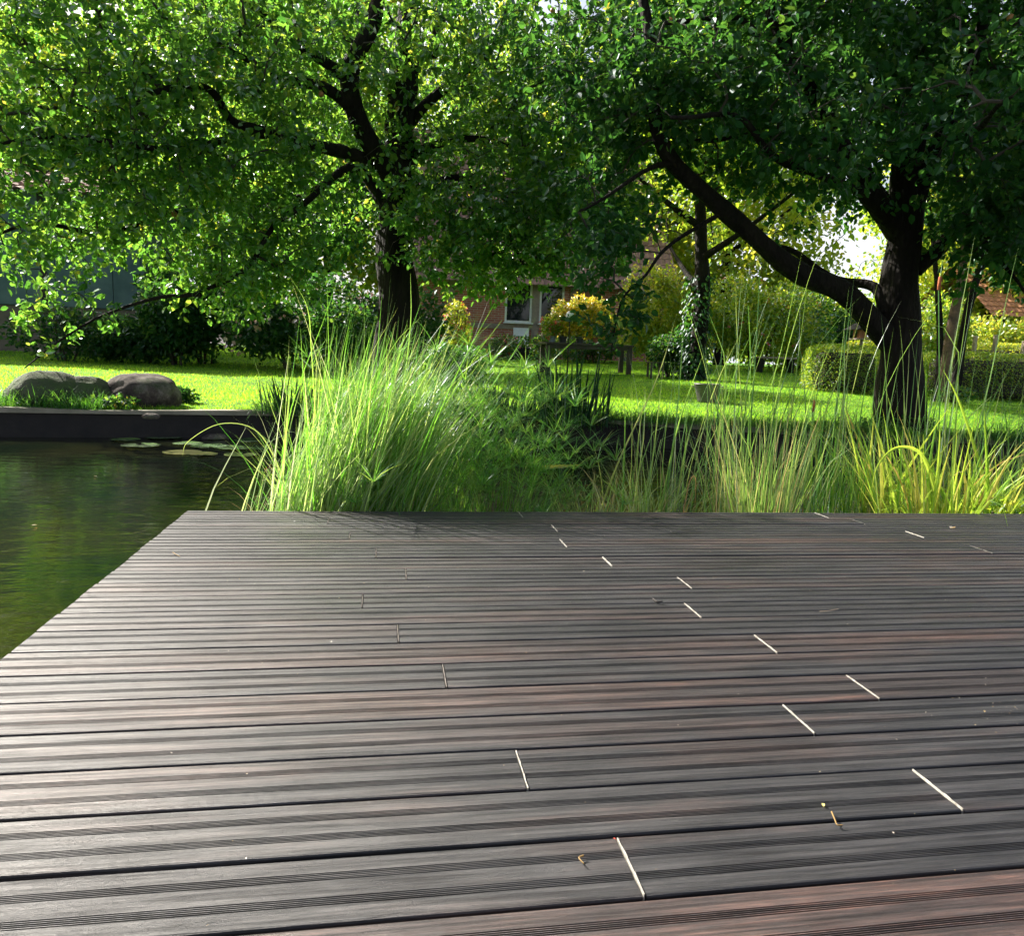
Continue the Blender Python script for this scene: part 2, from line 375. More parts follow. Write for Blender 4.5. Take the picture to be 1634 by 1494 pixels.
def blades(base, az, lean, curv, L, Wd, seg=6, twist=None, p=1.6):
    "long thin leaves: start at lean from vertical towards az, bend further by curv at the tip"
    n_ = len(base); s_ = np.linspace(0, 1, seg+1)
    th = lean[:, None]+curv[:, None]*s_[None]**p+rng.normal(0, .07, n_)[:, None]*np.sin(s_[None]*PI*2+rng.uniform(0, 6, n_)[:, None])
    kink = (rng.random(n_) < .10)[:, None]*(s_[None] > rng.uniform(.4, .85, n_)[:, None])*rng.uniform(.5, 1.9, n_)[:, None]; th = th+kink
    ds = L[:, None]/seg
    thm = (th[:, 1:]+th[:, :-1])/2
    h = np.concatenate([np.zeros((n_, 1)), np.cumsum(np.sin(thm)*ds, 1)], 1)
    z = np.concatenate([np.zeros((n_, 1)), np.cumsum(np.cos(thm)*ds, 1)], 1)
    ax = np.stack([np.sin(az), np.cos(az)], 1)
    Pc = np.stack([base[:, 0:1]+h*ax[:, 0:1], base[:, 1:2]+h*ax[:, 1:2], base[:, 2:3]+z], 2)
    tw = (twist if twist is not None else rng.uniform(-.9, .9, n_))
    a2 = az+PI/2+tw
    side = np.stack([np.sin(a2), np.cos(a2), np.zeros(n_)], 1)[:, None, :]
    wd = (Wd[:, None]*np.clip(1.02-s_[None]**2.2, .02, 1)*(0.65+.35*np.minimum(1, s_[None]*4)))[:, :, None]*.5
    fr = np.stack([np.sin(a2+PI/2), np.cos(a2+PI/2), np.zeros(n_)], 1)[:, None, :]
    V = np.stack([Pc-side*wd, Pc+fr*wd*.45, Pc+side*wd], 2)      # n, seg+1, 3, 3
    k = (np.arange(n_)*(seg+1)*3)[:, None, None]+(np.arange(seg)*3)[None, :, None]
    q1 = k+np.array([0, 1, 4, 3]); q2 = k+np.array([1, 2, 5, 4])
    return V.reshape(-1, 3), np.concatenate([q1.reshape(-1, 4), q2.reshape(-1, 4)]), Pc

def tag(o, label=None, cat=None, group=None, kind=None):
    if label: o['label'] = label
    if cat: o['category'] = cat
    if group: o['group'] = group
    if kind: o['kind'] = kind
    return o

def empty(name, loc, label=None, cat=None, group=None):
    o = bpy.data.objects.new(name, None); o.location = tuple(float(v) for v in loc); o.empty_display_size = .1
    link(o); return tag(o, label, cat, group)

def part(root, fn):
    "children are built in world space and re-based on the root"
    return fn

def adopt(root, *obs):
    for o in obs:
        o.parent = root
        o.matrix_parent_inverse = Matrix.Identity(4)
        o.location = o.location - root.location
    return obs[0] if obs else None

def copy_tree(o, parent=None):
    c = o.copy(); C.objects.link(c); c.parent = parent
    for ch in list(o.children): copy_tree(ch, c)
    return c

def nz(p, s=1.0): return noise.noise(Vector((p[0]*s, p[1]*s, p[2]*s)))

# ------------------------------------------------------------------ terrain, pond
BX = np.array([-400, -14, -6, -4.2, -3, -1.5, 0, 1.5, 3, 4.2, 6.1, 9, 14, 400.])
BY = np.array([9.0, 9.1, 9.3, 9.45, 9.6, 9.85, 10.05, 10.1, 9.85, 9.15, 8.45, 7.6, 7.0, 7.0])
def bank(x): return np.interp(x, BX, BY)
def gz(x, y):
    d = np.maximum(0, y-bank(x))
    z = np.where(d < 16.5, .05*d-.0002*d*d, .05*16.5-.0002*16.5**2+.004*(d-16.5))
    return z + .02*np.sin(x*.9+y*.5)*np.minimum(1, d*.4)
WZ = -.31
xs = np.unique(np.concatenate([[-1500, -600, -200, -80, -40, -26], np.arange(-20, 20.1, .5), [-16.001, 16.001, 26, 40, 80, 200, 600, 1500]]))
ss = np.concatenate([[-900, -300, -100, -40, -22.01, -22, -12, -6, -3, -1, -.05, 0], np.arange(.4, 32, .6), [36, 45, 60, 90, 150, 300, 700, 2000]])
X, Sg = np.meshgrid(xs, ss, indexing='ij'); Yg = bank(X)+Sg
Z = gz(X, Yg)
pond = (Sg < -.01) & (Sg > -22.005) & (np.abs(X) < 16.0005)
Z = np.where(pond, -.9, np.where(Sg < 0, 0, Z))
V = np.stack([X, Yg, Z], -1).reshape(-1, 3); nx, ny = X.shape
I = np.arange(nx*ny).reshape(nx, ny)
Q = np.stack([I[:-1, :-1], I[1:, :-1], I[1:, 1:], I[:-1, 1:]], -1).reshape(-1, 4)
tag(mesh('ground', V, Q, M['ground'], smooth=True), kind='structure')
wx = np.linspace(-16.0, 16.0, 65)
V = np.concatenate([np.stack([wx, bank(wx)-22, np.full(65, WZ)], 1), np.stack([wx, bank(wx)-.045, np.full(65, WZ)], 1)])
i = np.arange(64)
tag(mesh('water', V, np.stack([i, i+1, i+66, i+65], 1), M['water']), kind='structure')

# retaining board and concrete coping of the pond
bxs = np.arange(-15.9, 15.91, .3)
root = empty('pond_edging', (0, 9.9, 0), 'long dark pond edge with a pale concrete coping beside the lawn', 'edging')
def strip(x0, x1, z0, z1, y0, y1, nm, mat):
    q = bxs[(bxs >= x0) & (bxs <= x1)]; m = len(q); yb = bank(q)
    wob = np.array([nz((a, 0, 0), .8) for a in q])*.03
    V = np.concatenate([np.stack([q, yb+y0, np.full(m, z0)], 1), np.stack([q, yb+y1, np.full(m, z0)], 1),
                        np.stack([q, yb+y1, z1+wob], 1), np.stack([q, yb+y0, z1+wob], 1)])
    i = np.arange(m-1); F_ = [np.stack([a*m+i, a*m+i+1, b*m+i+1, b*m+i], 1) for a, b in ((0, 1), (1, 2), (2, 3), (3, 0))]
    F_.append(np.array([[0, m, 2*m, 3*m], [m-1, 2*m-1, 3*m-1, 4*m-1]]))
    adopt(root, mesh(nm, V, np.concatenate(F_), mat))
strip(-15.9, 15.9, -.88, -.03, -.06, -.012, 'retaining_board', M['dark_board'])
strip(-15.9, 15.9, -.028, .022, -.10, .10, 'coping', M['concrete'])

# ------------------------------------------------------------------ deck
PB = .15; V0 = .575
DX0, DX1 = -.94, 7.9
joints = {6: [2.63], 7: [7.07], 8: [1.81], 9: [6.28], 10: [8.03], 11: [1.03], 12: [7.31], 13: [.29], 14: [6.65], 15: [-.44], 16: [7.27], 17: [.54],
          18: [5.9], 19: [-.2, 18.07], 20: [5.16], 21: [-.98, 17.33], 22: [5.33], 23: [-1.73, 16.55], 24: [4.6, 15.8]}
tone = {3: .2, 4: .5, 5: .95, 6: .1, 7: .1, 8: .3, 9: .15, 10: .85, 11: .3, 12: .7, 13: .1, 14: .35, 15: .1, 16: .3, 17: .15, 18: .7, 19: .25, 20: .45, 21: .15, 22: .3, 23: .2, 24: .3}
deck = empty('pond_deck', (DX0, .5, 0), 'dark grooved hardwood deck jutting over the pond', 'deck')
prof = []   # (y, z) cross-section of a board, two bands of grooves
wb = PB-.0075
def flat(a, b): prof.extend([(a, 0), (b, 0)])
prof += [(0, -.024), (0, -.004), (.0012, -.0012), (.004, 0)]
for b0 in (.25, .63):
    y0 = b0*wb
    for g in range(5):
        a = y0+g*.0038
        prof += [(a, 0), (a+.0006, -.0024), (a+.0018, -.0024), (a+.0024, 0)]
prof += [(wb-.004, 0), (wb-.0012, -.0012), (wb, -.004), (wb, -.024)]
prof = np.array(prof); npf = len(prof)
Vs = []; Qs = []; Ts = []; cnt = 0; Fe = []
for k in range(-8, 25):
    ys = PB*(V0+k)+.00275
    cuts = [DX0]+[j*PB for j in joints.get(k, [44.])]+[DX1]
    for a, b in zip(cuts[:-1], cuts[1:]):
        a_ = a+(.0035 if a > DX0 else rng.uniform(-.003, .003)); b_ = b-(.0035 if b < DX1 else 0)
        m = max(2, int((b_-a_)/.25)+1); X_ = np.linspace(a_, b_, m)
        dz = rng.uniform(-.0012, .0012); tilt = rng.uniform(-.002, .002)
        cup = rng.uniform(-.6, .6)
        VV = np.zeros((m, npf, 3)); VV[:, :, 0] = X_[:, None]; VV[:, :, 1] = ys+prof[:, 0]
        VV[:, :, 1] += .0008*np.sin(X_*2+k)[:, None]
        VV[:, :, 2] = prof[:, 1]+dz+tilt*(X_[:, None]-a)*.3+cup*.0012*((prof[:, 0]/wb-.5)**2)*4
        Vs.append(VV.reshape(-1, 3)); Ts.append(np.full(m*npf, (tone.get(k, .3)+rng.uniform(-.1, .1))))
        I = np.arange(m*npf).reshape(m, npf)+cnt
        Qs.append(np.stack([I[:-1, :-1], I[1:, :-1], I[1:, 1:], I[:-1, 1:]], -1).reshape(-1, 4))
        Fe += [list(I[0]), list(I[-1][::-1])]
        cnt += m*npf
deco = mesh('decking', np.concatenate(Vs), [np.concatenate(Qs), np.array(Fe)], M['hardwood'], attrs={'tone': np.concatenate(Ts)})
adopt(deck, deco)
for k, js in joints.items():
    for jx in js:
        yy = np.linspace(PB*(V0+k)+.004, PB*(V0+k)+wb-.001, 40); x0 = jx*PB
        wob = .0010*np.array([nz((k*3.1, y*40, 0)) for y in yy])
        gb = np.array([any(b0*wb < y-PB*(V0+k) < b0*wb+.02 for b0 in (.25, .63)) for y in yy])
        jag = np.where(gb, .0016*np.abs(np.sin(yy*820)), 0)
        wl = .0012 if jx > 3 else (.0008 if k <= 8 else .0004)
        L_ = x0-.0012+wob; R_ = x0+wl+wob+jag*(.5 if jx < 3 else 1)
        m = len(yy)
        V = np.concatenate([np.stack([L_, yy, np.full(m, -.02)], 1), np.stack([L_, yy, np.full(m, .0014)], 1),
                            np.stack([R_, yy, np.full(m, .0016)], 1), np.stack([R_, yy, np.full(m, -.02)], 1)])
        i = np.arange(m-1)
        Fq = [np.stack([a*m+i, a*m+i+1, b*m+i+1, b*m+i], 1) for a, b in ((0, 1), (1, 2), (2, 3), (3, 0))]+[np.array([[0, m, 2*m, 3*m], [m-1, 2*m-1, 3*m-1, 4*m-1]])]
        adopt(deck, mesh('end_seal', V, np.concatenate(Fq), M['seal'] if (jx > 3 or k <= 8) else M['seal_dull']))
YF = PB*(V0+25)
ya = PB*(V0-8)
for (c, d) in (((DX0+.028, (YF+ya)/2, -.096), (.04, YF-ya-.06, .14)), (((DX0+DX1)/2+.03, YF-.03, -.096), (DX1-DX0-.1, .04, .14))):
    b = MB(); b.box(c, d, bev=.004); adopt(deck, b.obj('fascia', M['hardwood'], attrs={'tone': np.full(b.n, .2)}))
for x in np.arange(DX0+.45, DX1, .55):
    b = MB(); b.box((x, (YF+ya)/2, -.1), (.05, YF-ya-.14, .145)); adopt(deck, b.obj('joist', M['dark_board']))
for x in (DX0+.15, 1.0, 3.0, 5.0, 7.0):
    b = MB(); b.box((x, YF-.13, -.53), (.1, .1, .7)); adopt(deck, b.obj('post', M['dark_board']))

# small litter lying on the boards
def stick(name, pts_px, r, mat, label, cat, group=None):
    pts = [PZ(a, b, .004+r) for a, b in pts_px]
    b = MB(); pp = smooth_path(pts, 4) if len(pts) > 2 else np.array(pts); b.tube(pp, np.linspace(r, r*.6, len(pp)), 6)
    return tag(b.obj(name, mat, smooth=True, loc=pts[0]), label, cat, group)
stick('twig', [(1042, 956), (1049, 961), (1057, 960)], .004, M['dark_twig'], 'short black twig lying on the middle boards', 'twig')
stick('stalk', [(1327, 1296), (1332, 1308), (1336, 1317), (1345, 1317)], .0016, M['straw'], 'bent yellow straw stalk on the right foreground boards', 'stalk')
stick('stalk', [(931, 1366), (924, 1369), (926, 1373), (932, 1379)], .0016, M['straw'], 'small hooked straw stalk left of the nearest white board joint', 'stalk')
stick('stalk', [(1308, 976), (1322, 975), (1338, 972)], .0014, M['pale_wood'], 'thin pale stem lying along a groove on the right', 'stalk')
stick('stalk', [(276, 882), (281, 885), (287, 888)], .002, M['straw'], 'tiny pale stem on the left far boards', 'stalk')
def litter_leaf(name, px, py, L, az, mat, label, cat='leaf'):
    p = PZ(px, py, .003)
    V, Q = leaves(np.array([p]), np.array([[math.sin(az), math.cos(az), .18]]), np.array([[0, .1, 1.]]), L, L*.55, .5, .2)
    V[:, 2] = np.maximum(V[:, 2], .0025)
    return tag(mesh(name, V, Q, mat, attrs={'rnd': np.full(len(V), .8)}, loc=p), label, cat)
litter_leaf('fallen_leaf', 1516, 843, .045, 1.2, M['straw'], 'small curled tan leaf near the far right deck edge')
litter_leaf('fallen_leaf', 1314, 1288, .012, .4, M['yellow_petal'], 'tiny yellow leaf scrap above the bent straw stalk')
litter_leaf('petal', 978, 1338, .006, 2.4, M['red_petal'], 'tiny orange petal at the top of the nearest joint', 'petal')
m = 520
xx = rng.uniform(-.7, 5.2, m); yy = rng.uniform(.6, 3.75, m)
cl = rng.random(m) < .35; xx = np.where(cl, 1.75+rng.normal(0, .18, m), xx); yy = np.where(cl, 1.5+rng.normal(0, .035, m), yy)
az = rng.uniform(0, 6.28, m)
V, Q = leaves(np.stack([xx, yy, np.full(m, .0022)], 1), np.stack([np.sin(az), np.cos(az), np.full(m, .2)], 1), np.stack([rng.normal(0, .4, m), rng.normal(0, .4, m), np.ones(m)], 1),
              rng.uniform(.002, .007, m)*rng.random(m)**.5, rng.uniform(.0012, .003, m), .5, 0)
tag(mesh('crumbs', V, Q, M['straw'], attrs={'rnd': np.repeat(rng.random(m), 6)}), 'pale seed crumbs scattered over the deck boards', 'crumbs', kind='stuff')

# ------------------------------------------------------------------ trees
def grow(skel, targets, droop=.12, rtip=.0035, expo=.46):
    """skel: list of (polyline, radii) with parents by proximity; targets are shoots.  Every shoot grows
    from the nearest wood already there, so the branching spreads through the whole crown."""
    pos = []; fixed = []
    for pl, ra in skel:
        for p_, r_ in zip(pl, ra):
            if r_ < .14: pos.append(p_); fixed.append(True)
    n0 = len(pos); cap = n0+len(targets)*5+10
    A = np.zeros((cap, 3)); A[:n0] = pos; par = np.full(cap, -1); nn = n0
    cnt = np.zeros(cap)
    d0 = np.min(np.linalg.norm(targets[:, None]-A[None, :n0:2], axis=2), axis=1)
    order = np.argsort(d0); paths = []; ends = np.zeros((len(targets), 3))
    depth = np.zeros(cap)
    for ti in order:
        t = targets[ti]; dd = np.linalg.norm(A[:nn]-t, axis=1)+depth[:nn]*.10
        j = int(np.argmin(dd)); a = A[j]; L = np.linalg.norm(t-a)
        if L < .04: ends[ti] = (0, 0, 1); cnt[j] += 1; continue
        m = 2 if L < .4 else (3 if L < 1 else 5)
        idx = [j]; mid = []
        off = rng.normal(0, .07*L, 3); off[2] += droop*L
        for q in range(1, m+1):
            f = q/m; p_ = a+(t-a)*f+off*math.sin(PI*f)+rng.normal(0, .02*L, 3)*(q < m)
            A[nn] = p_; par[nn] = idx[-1]; depth[nn] = depth[idx[-1]]+L/m; idx.append(nn); nn += 1
        ends[ti] = A[idx[-1]]-A[idx[-2]]; paths.append(idx); cnt[idx[-1]] += 1
    for i_ in range(nn-1, n0-1, -1):
        if par[i_] >= 0: cnt[par[i_]] += cnt[i_]
    b = MB()
    for idx in paths:
        r_ = rtip*np.maximum(cnt[idx], 1)**expo
        r_[0] = min(r_[0], r_[1]*1.25)
        k = 4 if r_[0] < .012 else 6
        V_, Q_, T_ = tube(A[idx], r_, k, False); b.add(V_, Q_)
    return b, norm(ends)

def crown_points(ells, n_, gap=.0, gs=.55, seed=0, zmin=-9):
    "points inside a union of ellipsoids, thinned by noise so that gaps open"
    out = []; vol = np.array([e[1][0]*e[1][1]*e[1][2]*(e[2] if len(e) > 2 else 1) for e in ells]); pr = vol/vol.sum()
    while len(out) < n_:
        e = ells[rng.choice(len(ells), p=pr)]
        d = norm(rng.normal(size=3))*(rng.random()**(1/2.4))
        p_ = np.asarray(e[0])+d*np.asarray(e[1])
        if p_[2] < zmin: continue
        if nz(p_+seed*7.3, gs) < gap-.25+rng.normal(0, .1): continue
        out.append(p_)
    return np.array(out)

def carve(tg_, sk_, rmin=.085, dist=.75, keep=.42):
    w_ = np.array([p_ for pl, ra in sk_ for p_, r_ in zip(pl, ra) if r_ > rmin])
    d = np.min(np.linalg.norm(tg_[:, None]-w_[None], axis=2), 1)
    return tg_[(d > dist*rng.uniform(.6, 1.1, len(tg_))) | (rng.random(len(tg_)) < keep)]

def shoot_leaves(tips, dirs, per, spread, L, flat_=.6, droop=.25, back=.35):
    n_ = len(tips)*per
    t = np.repeat(tips, per, 0); d = np.repeat(dirs, per, 0)
    s_ = rng.random(n_)[:, None]
    pos = t-d*s_*spread*back+d*spread*.5*s_+rng.normal(0, spread*.38, (n_, 3))
    r_ = norm(rng.normal(size=(n_, 3)))
    D = norm(d*.5+r_*.9+np.array([0, 0, -droop]))
    N = norm(np.array([0, 0, 1.])*flat_+rng.normal(0, .55, (n_, 3)))
    Ls = L*rng.uniform(.45, 1.25, n_)
    return pos, D, N, Ls

def crown_obj(name, mat, tips, dirs, per, spread, L, ratio=.6, root=None, clump=.35, wood=None, **kw):
    pos, D, N, Ls = shoot_leaves(tips, dirs, per, spread, L, **kw)
    V, Q = leaves(pos, D, N, Ls, Ls*ratio, .3, .12)
    r_ = np.clip(np.repeat(rng.random(len(tips)), per)*clump+rng.random(len(pos))*(1-clump), 0, 1)
    WV = np.concatenate(wood.V); WQ = np.concatenate(wood.F[4])+len(V)
    o = mesh(name, np.vstack([V, WV]), [Q, WQ], mat, attrs={'rnd': np.concatenate([np.repeat(r_, 6), np.zeros(len(WV))])}, loc=None if root is None else tuple(root.location))
    o.data.materials.append(M['twig'])
    o.data.polygons.foreach_set('material_index', np.concatenate([np.zeros(len(Q), np.int32), np.ones(len(WQ), np.int32)]))
    if root is not None: o.parent = root; o.location = (0, 0, 0)
    return o

def apple_obj(p, r, root):
    b = MB(); prof_ = [(r*.15, r*.80), (r*.45, r*.95), (r*.85, r*.6), (r, r*.05), (r*.9, -r*.5), (r*.55, -r*.88), (r*.15, -r*.82)]
    b.lathe(prof_, (0, 0, 0), 14); b.tube([(0, 0, r*.75), (r*.1, 0, r*1.5)], [.003, .002], 5)
    o = b.obj('apple', M['apple'], smooth=True); o.location = tuple(p); adopt(root, o)

def limb(root, name, ctrl, r0, r1, k=10, rough=.25):
    pl = smooth_path(ctrl, 6); t = np.linspace(0, 1, len(pl))
    wob = np.array([[nz(p_+9, 1.1), nz(p_+19, 1.1), nz(p_+29, 1.1)] for p_ in pl])*.10*np.minimum(1, t*6)[:, None]
    pl = pl+wob
    ra = r0+(r1-r0)*t**.8
    b = MB(); b.tube(pl, ra, k, True, rough); o = b.obj(name, M['bark'], smooth=True); adopt(root, o)
    return pl, ra

# --- left apple tree
TL = P(634, 600, 12.0); TL[2] = float(gz(TL[0], 12.0))
lt = empty('apple_tree', TL, 'left old apple tree with a straight dark trunk behind the tall grass clump', 'tree')
sk = []
base = TL.copy(); base[2] -= .15
sk.append(limb(lt, 'trunk', [base+np.array([0, 0, -.1]), base+np.array([.02, 0, .5]), P(633, 470, 12), P(636, 330, 12), P(642, 200, 12), P(650, 80, 12.1), P(655, -80, 12.3)], .40, .13, 16, .3))
for ctrl, r0, r1 in [
    ([P(625, 285, 12), P(575, 195, 11.6), P(560, 120, 11.3), P(600, 20, 11.2), P(600, -120, 11.3)], .17, .08),
    ([P(560, 170, 11.5), P(505, 130, 11.1), P(440, 110, 10.8), P(350, 70, 10.4)], .10, .03),
    ([P(618, 270, 12), P(540, 240, 11.6), P(470, 215, 11.1), P(380, 200, 10.7), P(330, 140, 10.4), P(230, 150, 10.0)], .11, .03),
    ([P(615, 330, 12), P(560, 270, 12.4), P(450, 330, 12.6), P(340, 320, 12.4), P(200, 350, 12.0)], .09, .025),
    ([P(612, 320, 12), P(560, 270, 11.8), P(470, 340, 11.0), P(400, 420, 10.5), P(310, 470, 10.2)], .07, .02),
    ([P(650, 245, 12), P(735, 222, 11.8), P(810, 235, 11.6), P(900, 300, 11.5)], .08, .02),
    ([P(655, 310, 12), P(735, 285, 11.6), P(790, 340, 11.3), P(830, 420, 11.2)], .08, .02),
    ([P(650, 200, 12.1), P(700, 150, 12.2), P(800, 60, 12.3), P(850, -60, 12.4)], .10, .05),
    ([P(690, 90, 12.1), P(720, -40, 12.1), P(740, -200, 12.1)], .08, .04),
    ([P(640, 215, 12.1), P(600, 60, 13.2), P(520, -60, 14)], .10, .04),
    ([P(560, 130, 11.4), P(400, 10, 11.2), P(250, -80, 11)], .08, .03),
    ([P(430, 215, 11), P(250, 230, 10), P(90, 210, 9.5), P(-60, 240, 9.3)], .05, .015),
    ([P(350, 320, 12), P(180, 370, 10.6), P(60, 360, 10.0), P(-60, 400, 9.8)], .045, .012),
    ([P(320, 470, 10.2), P(200, 480, 10.2), P(110, 540, 10.0), P(42, 588, 9.9)], .03, .007)]:
    sk.append(limb(lt, 'limb', ctrl, r0, r1))
E_ = lambda px, py, Y, rx, ry, rz, wt=1: (P(px, py, Y), (rx, ry, rz), wt)
ells = [E_(560, 60, 12, 2.6, 2.3, 1.7), E_(300, 120, 11, 2.8, 2.2, 1.7), E_(100, 100, 10, 1.8, 1.6, 1.8), E_(60, 300, 10.2, 1.6, 1.3, 1.0, 1.1), E_(300, 330, 11, 2.2, 1.6, 1.1),
        E_(370, 415, 10.6, 1.4, .9, .75, 1.9), E_(800, 130, 12, 2.2, 2.2, 1.8), E_(790, 350, 11.2, 1.6, 1.3, 1.05, 3.0), E_(930, 320, 10.6, 1.0, 1.0, 1.1, 1.4), E_(690, 400, 11.6, .8, .8, .6, 1.2), E_(900, 250, 11.6, 1.4, 1.5, 1.4, 1.1), E_(120, 470, 10.2, .9, .5, .5, .8),
        E_(80, 565, 9.95, .28, .2, .2, 2), E_(540, 250, 12.5, 1.8, 1.6, 1.4, .8), E_(440, 470, 10.8, .5, .4, .35, 1.6)]
tg = carve(crown_points(ells, 3900, -.02, .8, 1), sk)
tg = tg[(tg[:, 2] < 5.9+rng.normal(0, .25, len(tg))) | (rng.random(len(tg)) < .15)]
b, dr = grow(sk, tg)
crown_obj('crown', M['apple_leaf'], tg, dr, 23, .19, .10, .6, lt, wood=b)
for px, py, Y in ((278, 342, 10.9), (820, 320, 11), (882, 16, 11.5), (512, 150, 11)): apple_obj(P(px, py, Y), .038, lt)

# --- right apple tree
TR = P(1435, 690, 9.0); TR[2] = 0.02
rt_ = empty('apple_tree', TR, 'right old apple tree with a low limb reaching left over the reeds', 'tree')
sk = []
Y0 = 9.0
sk.append(limb(rt_, 'trunk', [TR+np.array([0, 0, -.2]), P(1432, 640, Y0), P(1432, 540, Y0), P(1440, 430, Y0), P(1447, 330, Y0), P(1455, 240, Y0), P(1468, 120, Y0+.1), P(1485, -60, Y0+.2)], .31, .12, 16, .3))
for ctrl, r0, r1 in [
    ([P(1425, 550, Y0), P(1345, 470, 8.9), P(1255, 420, 8.8), P(1160, 335, 8.7), P(1070, 260, 8.6), P(1040, 190, 8.6), P(1040, 60, 8.6), P(1020, -80, 8.7)], .16, .05),
    ([P(1410, 500, Y0), P(1400, 462, 9.1), P(1340, 445, 9.4), P(1270, 400, 9.6), P(1220, 385, 9.8)], .075, .03),
    ([P(1435, 370, Y0), P(1380, 290, 8.8), P(1335, 230, 8.7), P(1290, 110, 8.6), P(1240, 20, 8.5), P(1220, -120, 8.5)], .16, .07),
    ([P(1400, 310, Y0), P(1330, 290, 8.4), P(1255, 255, 8.0), P(1180, 180, 7.7), P(1080, 180, 7.5)], .07, .02),
    ([P(1290, 110, 8.6), P(1230, 75, 8.5), P(1160, 30, 8.4), P(1060, 40, 8.3)], .06, .02),
    ([P(1330, 225, 8.7), P(1230, 210, 8.9), P(1120, 220, 9.2), P(1000, 200, 9.5)], .05, .015),
    ([P(1455, 330, Y0), P(1500, 230, 8.8), P(1540, 120, 8.5), P(1600, -40, 8.3)], .13, .06),
    ([P(1460, 430, Y0), P(1520, 370, 8.9), P(1600, 310, 8.6), P(1700, 220, 8.3)], .11, .05),
    ([P(1450, 300, Y0), P(1420, 180, 9.6), P(1390, 60, 10.2), P(1370, -60, 10.6)], .11, .04),
    ([P(1070, 262, 8.6), P(1000, 285, 8.3), P(930, 330, 8.1)], .035, .012),
    ([P(1160, 335, 8.7), P(1080, 380, 8.5), P(1030, 440, 8.3), P(985, 480, 8.1), P(972, 560, 8.0)], .03, .007),
    ([P(1560, 340, 8.7), P(1600, 420, 8.2), P(1640, 480, 8.0)], .04, .012),
    ([P(1500, 230, 8.8), P(1560, 200, 7.2), P(1600, 160, 6.2)], .05, .015)]:
    sk.append(limb(rt_, 'limb', ctrl, r0, r1))
ells = [E_(1450, 60, 9, 2.6, 2.4, 1.6), E_(1150, 60, 8.8, 2.0, 2.0, 1.5), E_(1580, 200, 8.3, 1.4, 1.7, 1.5), E_(1200, 200, 8.4, 1.9, 1.2, .9), E_(1000, 240, 8.6, .9, .9, 1.0),
        E_(975, 440, 8.1, .42, .35, .75, 3), E_(1600, 370, 8.3, .85, .9, .75, 2.2), E_(1630, 250, 7.6, .8, .8, 1.0, 1.2), E_(960, 330, 8.5, .7, .6, .9, 1.2), E_(1400, -180, 9, 3.2, 3, 1.8, .6), E_(1210, 320, 9.3, .9, .6, .55, .9), E_(1365, 315, 9.4, .5, .5, .38, 1.6), E_(1400, 200, 8.6, 1.0, .9, .8, 1), E_(1560, 150, 6.6, .8, .9, .6, .9),
        E_(1340, 200, 7.4, .8, .7, .6, .7), E_(960, 60, 9, 1.2, 1.5, 1.2, .7), E_(1010, 520, 8.1, .2, .2, .3, 1.5)]
tg = carve(crown_points(ells, 3300, -.02, .85, 2), sk)
b, dr = grow(sk, tg)
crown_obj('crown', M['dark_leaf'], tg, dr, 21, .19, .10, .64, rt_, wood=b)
for px, py, Y in ((1375, 165, 8.2), (1612, 28, 7.6), (1073, 28, 8.4), (1290, 250, 8)): apple_obj(P(px, py, Y), .038, rt_)

# --- trees beyond the lawn: three kinds, then copies
def big_tree(label, loc, H_, R_, mat, zlow, ntg, per, L, name='broadleaf_tree', trunk=.28, bark='bark', ncl=9, spread=.75):
    root = empty(name, loc, label, 'tree', None)
    loc = np.array(loc, float); sk_ = []
    def lm(nm, ctrl, r0, r1):
        pl = smooth_path(ctrl, 5); ra = np.linspace(r0, r1, len(pl)); bb = MB(); bb.tube(pl, ra, 9, True, .25)
        adopt(root, bb.obj(nm, M[bark], smooth=True)); sk_.append((pl, np.minimum(ra, .139)))
    lm('trunk', [loc+(0, 0, -.3), loc+(.1, 0, H_*.2), loc+(-.1, .1, H_*.5), loc+(.1, 0, H_*.85)], trunk, .05)
    for i_ in range(7):
        a = i_*2.4; z0 = H_*(.22+.07*i_); r_ = R_*(.75-.05*i_)
        s_ = loc+np.array([0, 0, z0]); d = np.array([math.sin(a), math.cos(a), .0])
        lm('limb', [s_, s_+d*r_*.4+(0, 0, H_*.05), s_+d*r_+(0, 0, H_*.14)], trunk*.4, .03)
    el = []
    for i_ in range(ncl):
        a = i_*2.399; t_ = (i_+.5)/ncl; z_ = zlow+(H_-zlow)*t_
        rr = R_*math.sqrt(max(.12, 1-(2*t_-.85)**2*.9))
        el.append((loc+np.array([math.sin(a)*rr*.5, math.cos(a)*rr*.5, z_]), (rr*.72, rr*.72, (H_-zlow)/ncl*1.5)))
    tg_ = crown_points(el, ntg, .02, .35, loc[0])
    b_, dr_ = grow(sk_, tg_, rtip=.008)
    crown_obj('crown', mat, tg_, dr_, per, spread, L, .7, root, wood=b_, back=.5)
    return root

